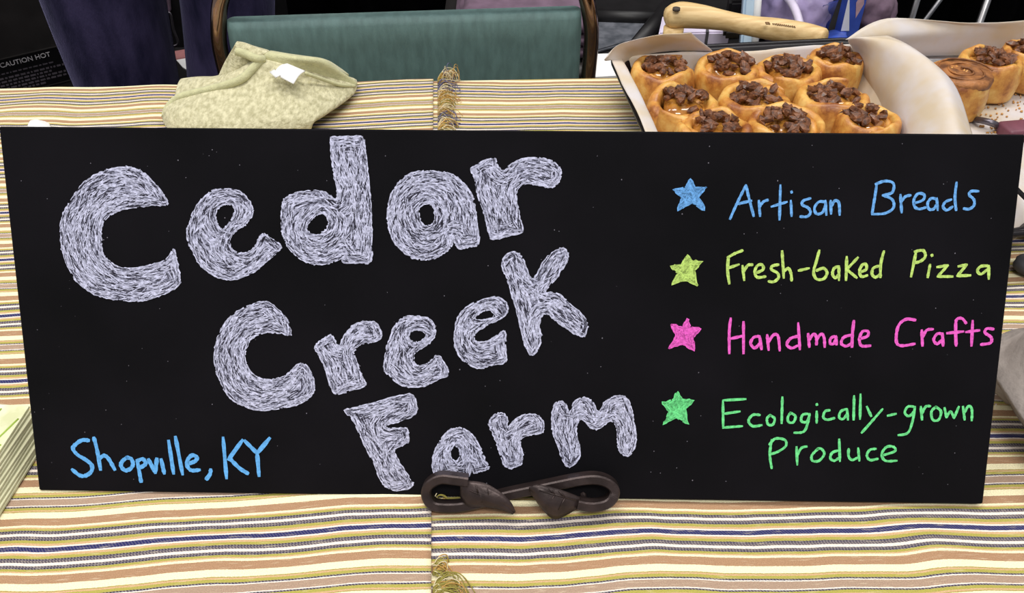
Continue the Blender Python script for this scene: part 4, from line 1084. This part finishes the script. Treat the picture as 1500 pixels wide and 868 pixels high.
# ---------------------------------------------------------------- left: hot box with label, person, case
hy = R(34.7)
fc = at_depth(52, 95, 1.42)
fx = Vector((math.cos(hy), math.sin(hy), 0)); fn = Vector((math.sin(hy), -math.cos(hy), 0))
hot = empty('warming_oven', (fc.x, fc.y, 0), hy); tag(hot, 'dark grey warming oven with a black CAUTION HOT label, behind the table', 'oven')
z0 = fc.z
bm = nb(); box(bm, (-.14, .15, .62), (.54, .30, .56), bev=.01); obj('cabinet', bm, M_dgrey, hot, False)
for sx in (-1, 1):
    for sy in (0, 1):
        bm = nb(); tube(bm, [(-.14+sx*.24, .04+sy*.22, 0), (-.14+sx*.24, .04+sy*.22, .35)], .018); obj('leg', bm, M_black, hot)
lab_z = z0
bm = nb(); box(bm, (-.02, -.0015, lab_z-.008), (.30, .003, .062)); pl = obj('label_plate', bm, mat('label_black', rgb(11, 10, 12), .4), hot, False)
bm = nb(); box(bm, (-.02, -.002, lab_z-.0395), (.30, .004, .0012)); box(bm, (-.02, -.002, lab_z+.0235), (.30, .004, .0012)); obj('label_border', bm, M_dgrey, pl, False)
t = text_mesh('caution_text', 'CAUTION HOT', .0116, M_print, pl); t.location = (-.053, -.0033, lab_z+.010); t.rotation_euler = (math.pi/2, 0, 0)
bm = nb(); rd = random.Random(6)
for r_i, (zz, xa, xb) in enumerate(((.0, -.075, .03), (-.008, -.10, .05), (-.014, -.10, .02), (-.020, -.10, .052), (-.026, -.10, .045), (-.032, -.10, .0))):
    x = xa
    while x < xb:
        wd = rd.uniform(.002, .009); box(bm, (x+wd/2, -.0033, lab_z-.001+zz), (wd, .0005, .003 if r_i else .0022)); x += wd+.0022
obj('fine_print', bm, M_dimprint, pl, False)
bm = nb(); tube(bm, catmull([(-.055, -.008, lab_z+.026), (-.068, -.012, lab_z+.06), (-.085, -.012, lab_z+.105), (-.06, -.01, lab_z+.15), (-.03, -.008, lab_z+.18)], 6), .0065, 8); obj('cable', bm, mat('cable_grey', rgb(72, 62, 62), .6), hot)

# person in dark jeans
DP = 1.30
a1, b1 = at_depth(151, 0, DP), at_depth(191, 122, DP)
a2, b2 = at_depth(342, 0, DP), at_depth(330, 118, DP)
mid = Vector(((a1.x+a2.x)/2, DP, 0))
def skin(name, verts, edges, radii, m, parent, root=0, sub=2):
    me = bpy.data.meshes.new(name); me.from_pydata(verts, edges, [])
    o = bpy.data.objects.new(name, me); col.objects.link(o)
    sm = o.modifiers.new('skin', 'SKIN'); sm.use_smooth_shade = True
    for i, r_ in enumerate(radii):
        v = me.skin_vertices[0].data[i]; v.radius = r_ if isinstance(r_, tuple) else (r_, r_); v.use_root = (i == root)
    s = o.modifiers.new('sub', 'SUBSURF'); s.levels = sub; s.render_levels = sub
    bake(o); o.data.materials.clear(); o.data.materials.append(m)
    if parent: o.parent = parent
    return o
ax, bx_ = a1.x-mid.x, a2.x-mid.x
kx1, kx2 = b1.x-mid.x, b2.x-mid.x
f1, f2 = kx1+.02, kx2-.01
V = [(0, 0, .95), (0, 0, 1.12), (0, .01, 1.30), (0, .01, 1.42), (0, .0, 1.50), (0, -.01, 1.58), (0, -.012, 1.68),
     (ax*1.02, 0, .86), (kx1, -.01, .48), (f1, .03, .10), (f1, -.10, .04),
     (bx_*1.0, 0, .86), (kx2, -.01, .48), (f2, .03, .10), (f2, -.10, .04),
     (-.17, .01, 1.40), (-.24, .03, 1.14), (-.25, -.06, .92), (-.25, -.09, .84),
     (.17, .01, 1.40), (.24, .03, 1.14), (.25, -.06, .92), (.25, -.09, .84)]
E_ = [(0, 1), (1, 2), (2, 3), (3, 4), (4, 5), (5, 6), (0, 7), (7, 8), (8, 9), (9, 10), (0, 11), (11, 12), (12, 13), (13, 14), (3, 15), (15, 16), (16, 17), (17, 18), (3, 19), (19, 20), (20, 21), (21, 22)]
rad = [(.14, .10), (.125, .09), (.14, .10), (.12, .08), .052, .085, .08, .072, .052, .038, .035, .068, .05, .038, .035, .055, .042, .032, .03, .055, .042, .032, .03]
person = skin('person', V, E_, rad, M_skin, None)
person.location = (mid.x, DP, 0)
tag(person, 'person in dark blue jeans standing behind the table beside the teal chair', 'person')
J = [(0, 0, .98), (0, 0, 1.06), (ax, 0, .86), ((ax+kx1)/2, 0, .70), (kx1, -.01, .50), (f1, .02, .12), (bx_+.012, 0, .86), ((bx_+kx2)/2+.012, 0, .70), (kx2, -.01, .50), (f2, .02, .12)]
skin('jeans', J, [(0, 1), (0, 2), (2, 3), (3, 4), (4, 5), (0, 6), (6, 7), (7, 8), (8, 9)], [(.15, .12), (.15, .115), (.100, .100), (.094, .094), (.074, .078), (.068, .075), (.080, .080), (.074, .074), (.066, .07), (.064, .07)], M_denim, person)
S = [(0, 0, 1.02), (0, .0, 1.2), (0, .01, 1.38), (-.17, .01, 1.405), (-.215, .02, 1.24), (.17, .01, 1.405), (.215, .02, 1.24)]
skin('shirt', S, [(0, 1), (1, 2), (2, 3), (3, 4), (2, 5), (5, 6)], [(.165, .12), (.15, .115), (.15, .11), .068, .06, .068, .06], M_shirt, person)
for x in (f1, f2):
    bm = nb(); loft(bm, [[Vector((x+p.x, -.03+p.y, p.z)) for p in rrect(w_, l_, w_*.45, z)] for w_, l_, z in ((.095, .26, 0), (.10, .27, .02), (.09, .25, .055), (.07, .13, .10))])
    obj('shoe', bm, M_shoe, person)
bm = nb(); bmesh.ops.create_uvsphere(bm, u_segments=20, v_segments=14, radius=1, matrix=Matrix.Translation((0, .012, 1.665)) @ Matrix.Diagonal((.095, .11, .105, 1)))
bmesh.ops.delete(bm, geom=[v for v in bm.verts if v.co.z < 1.64 and v.co.y < .02], context='VERTS'); obj('hair', bm, M_hair, person)
for n_, pos, s_, m_ in (('nose', (0, -.098, 1.605), (.012, .018, .02), M_skin), ('mouth', (0, -.088, 1.565), (.024, .008, .006), mat('lips', rgb(170, 96, 90), .5))):
    bm = nb(); bmesh.ops.create_uvsphere(bm, u_segments=10, v_segments=8, radius=1, matrix=Matrix.Translation(pos) @ Matrix.Diagonal((*s_, 1))); obj(n_, bm, m_, person)
for sx in (-1, 1):
    bm = nb(); bmesh.ops.create_uvsphere(bm, u_segments=10, v_segments=8, radius=.011, matrix=Matrix.Translation((sx*.032, -.083, 1.635))); obj('eye', bm, M_white, person)
    bm = nb(); bmesh.ops.create_uvsphere(bm, u_segments=10, v_segments=8, radius=1, matrix=Matrix.Translation((sx*.088, 0, 1.615)) @ Matrix.Diagonal((.012, .02, .03, 1))); obj('ear', bm, M_skin, person)
    for k in range(5):
        bx0 = sx*.25; 
        if k < 4: pts = [(bx0+(k-1.5)*.016, -.095, .83), (bx0+(k-1.5)*.017, -.105, .79), (bx0+(k-1.5)*.015, -.10, .755+abs(k-1.4)*.008)]
        else: pts = [(bx0-sx*.03, -.095, .85), (bx0-sx*.05, -.11, .82), (bx0-sx*.048, -.115, .79)]
        bm = nb(); tube(bm, catmull(pts, 4), [.009]*4+[.0085]*4+[.006], 8); obj('finger', bm, M_skin, person)

# black case with silver trim seen between the legs
cp = at_depth(258, 55, 1.85)
e = empty('equipment_case', (cp.x, 2.06, 0), R(4)); tag(e, 'black equipment case with a bent silver handle behind the person in jeans', 'case')
bm = nb(); box(bm, (0, 0, .24), (.34, .30, .48), bev=.008); obj('shell', bm, M_black, e, False)
q = [world_to(e, [at_depth(x, y, 1.885)])[0] for x, y in ((236,21),(249,19),(254,42),(261,64),(247,68))]
bm = nb(); tube(bm, catmull(q, 4), .0028, 6); obj('handle', bm, M_greysteel, e)
q = [at_depth(x, y, 1.892) for x, y in ((232,-12),(247,-12),(249,17),(234,19))]
lo = world_to(e, q); bm = nb(); loft(bm, [lo, [p + Vector((0, .012, 0)) for p in lo]]); obj('mauve_sticker', bm, M_mauve, e, False)
hC = -.33
p = at(272, 92, hC); e = empty('low_crate', (p.x, p.y, 0)); tag(e, 'low black crate under the pink and white papers', 'crate')
bm = nb(); box(bm, (0, 0, T+hC-.01), (.22, .15, .02), bev=.003); obj('top_panel', bm, M_black, e, False)
bm = nb(); box(bm, (0, 0, (T+hC-.02)/2), (.20, .13, T+hC-.02)); obj('body', bm, M_black, e, False)
for nm, quad, h0, m_, lab in (('white_paper', ((256,86),(276,82),(288,112),(268,100)), hC+.0015, M_white, 'white paper sheet on the low black crate'), ('pink_paper', ((252,77),(276,73),(279,84),(256,88)), hC+.004, mat('pink_paper', rgb(176, 116, 116), .8), 'pink paper sheet on the low black crate')):
    e = thing(nm, quad[0][0], quad[0][1], h0-.001, lab, 'paper')
    slab('sheet', quad, h0-.001, h0+.0015, m_, e, 0)
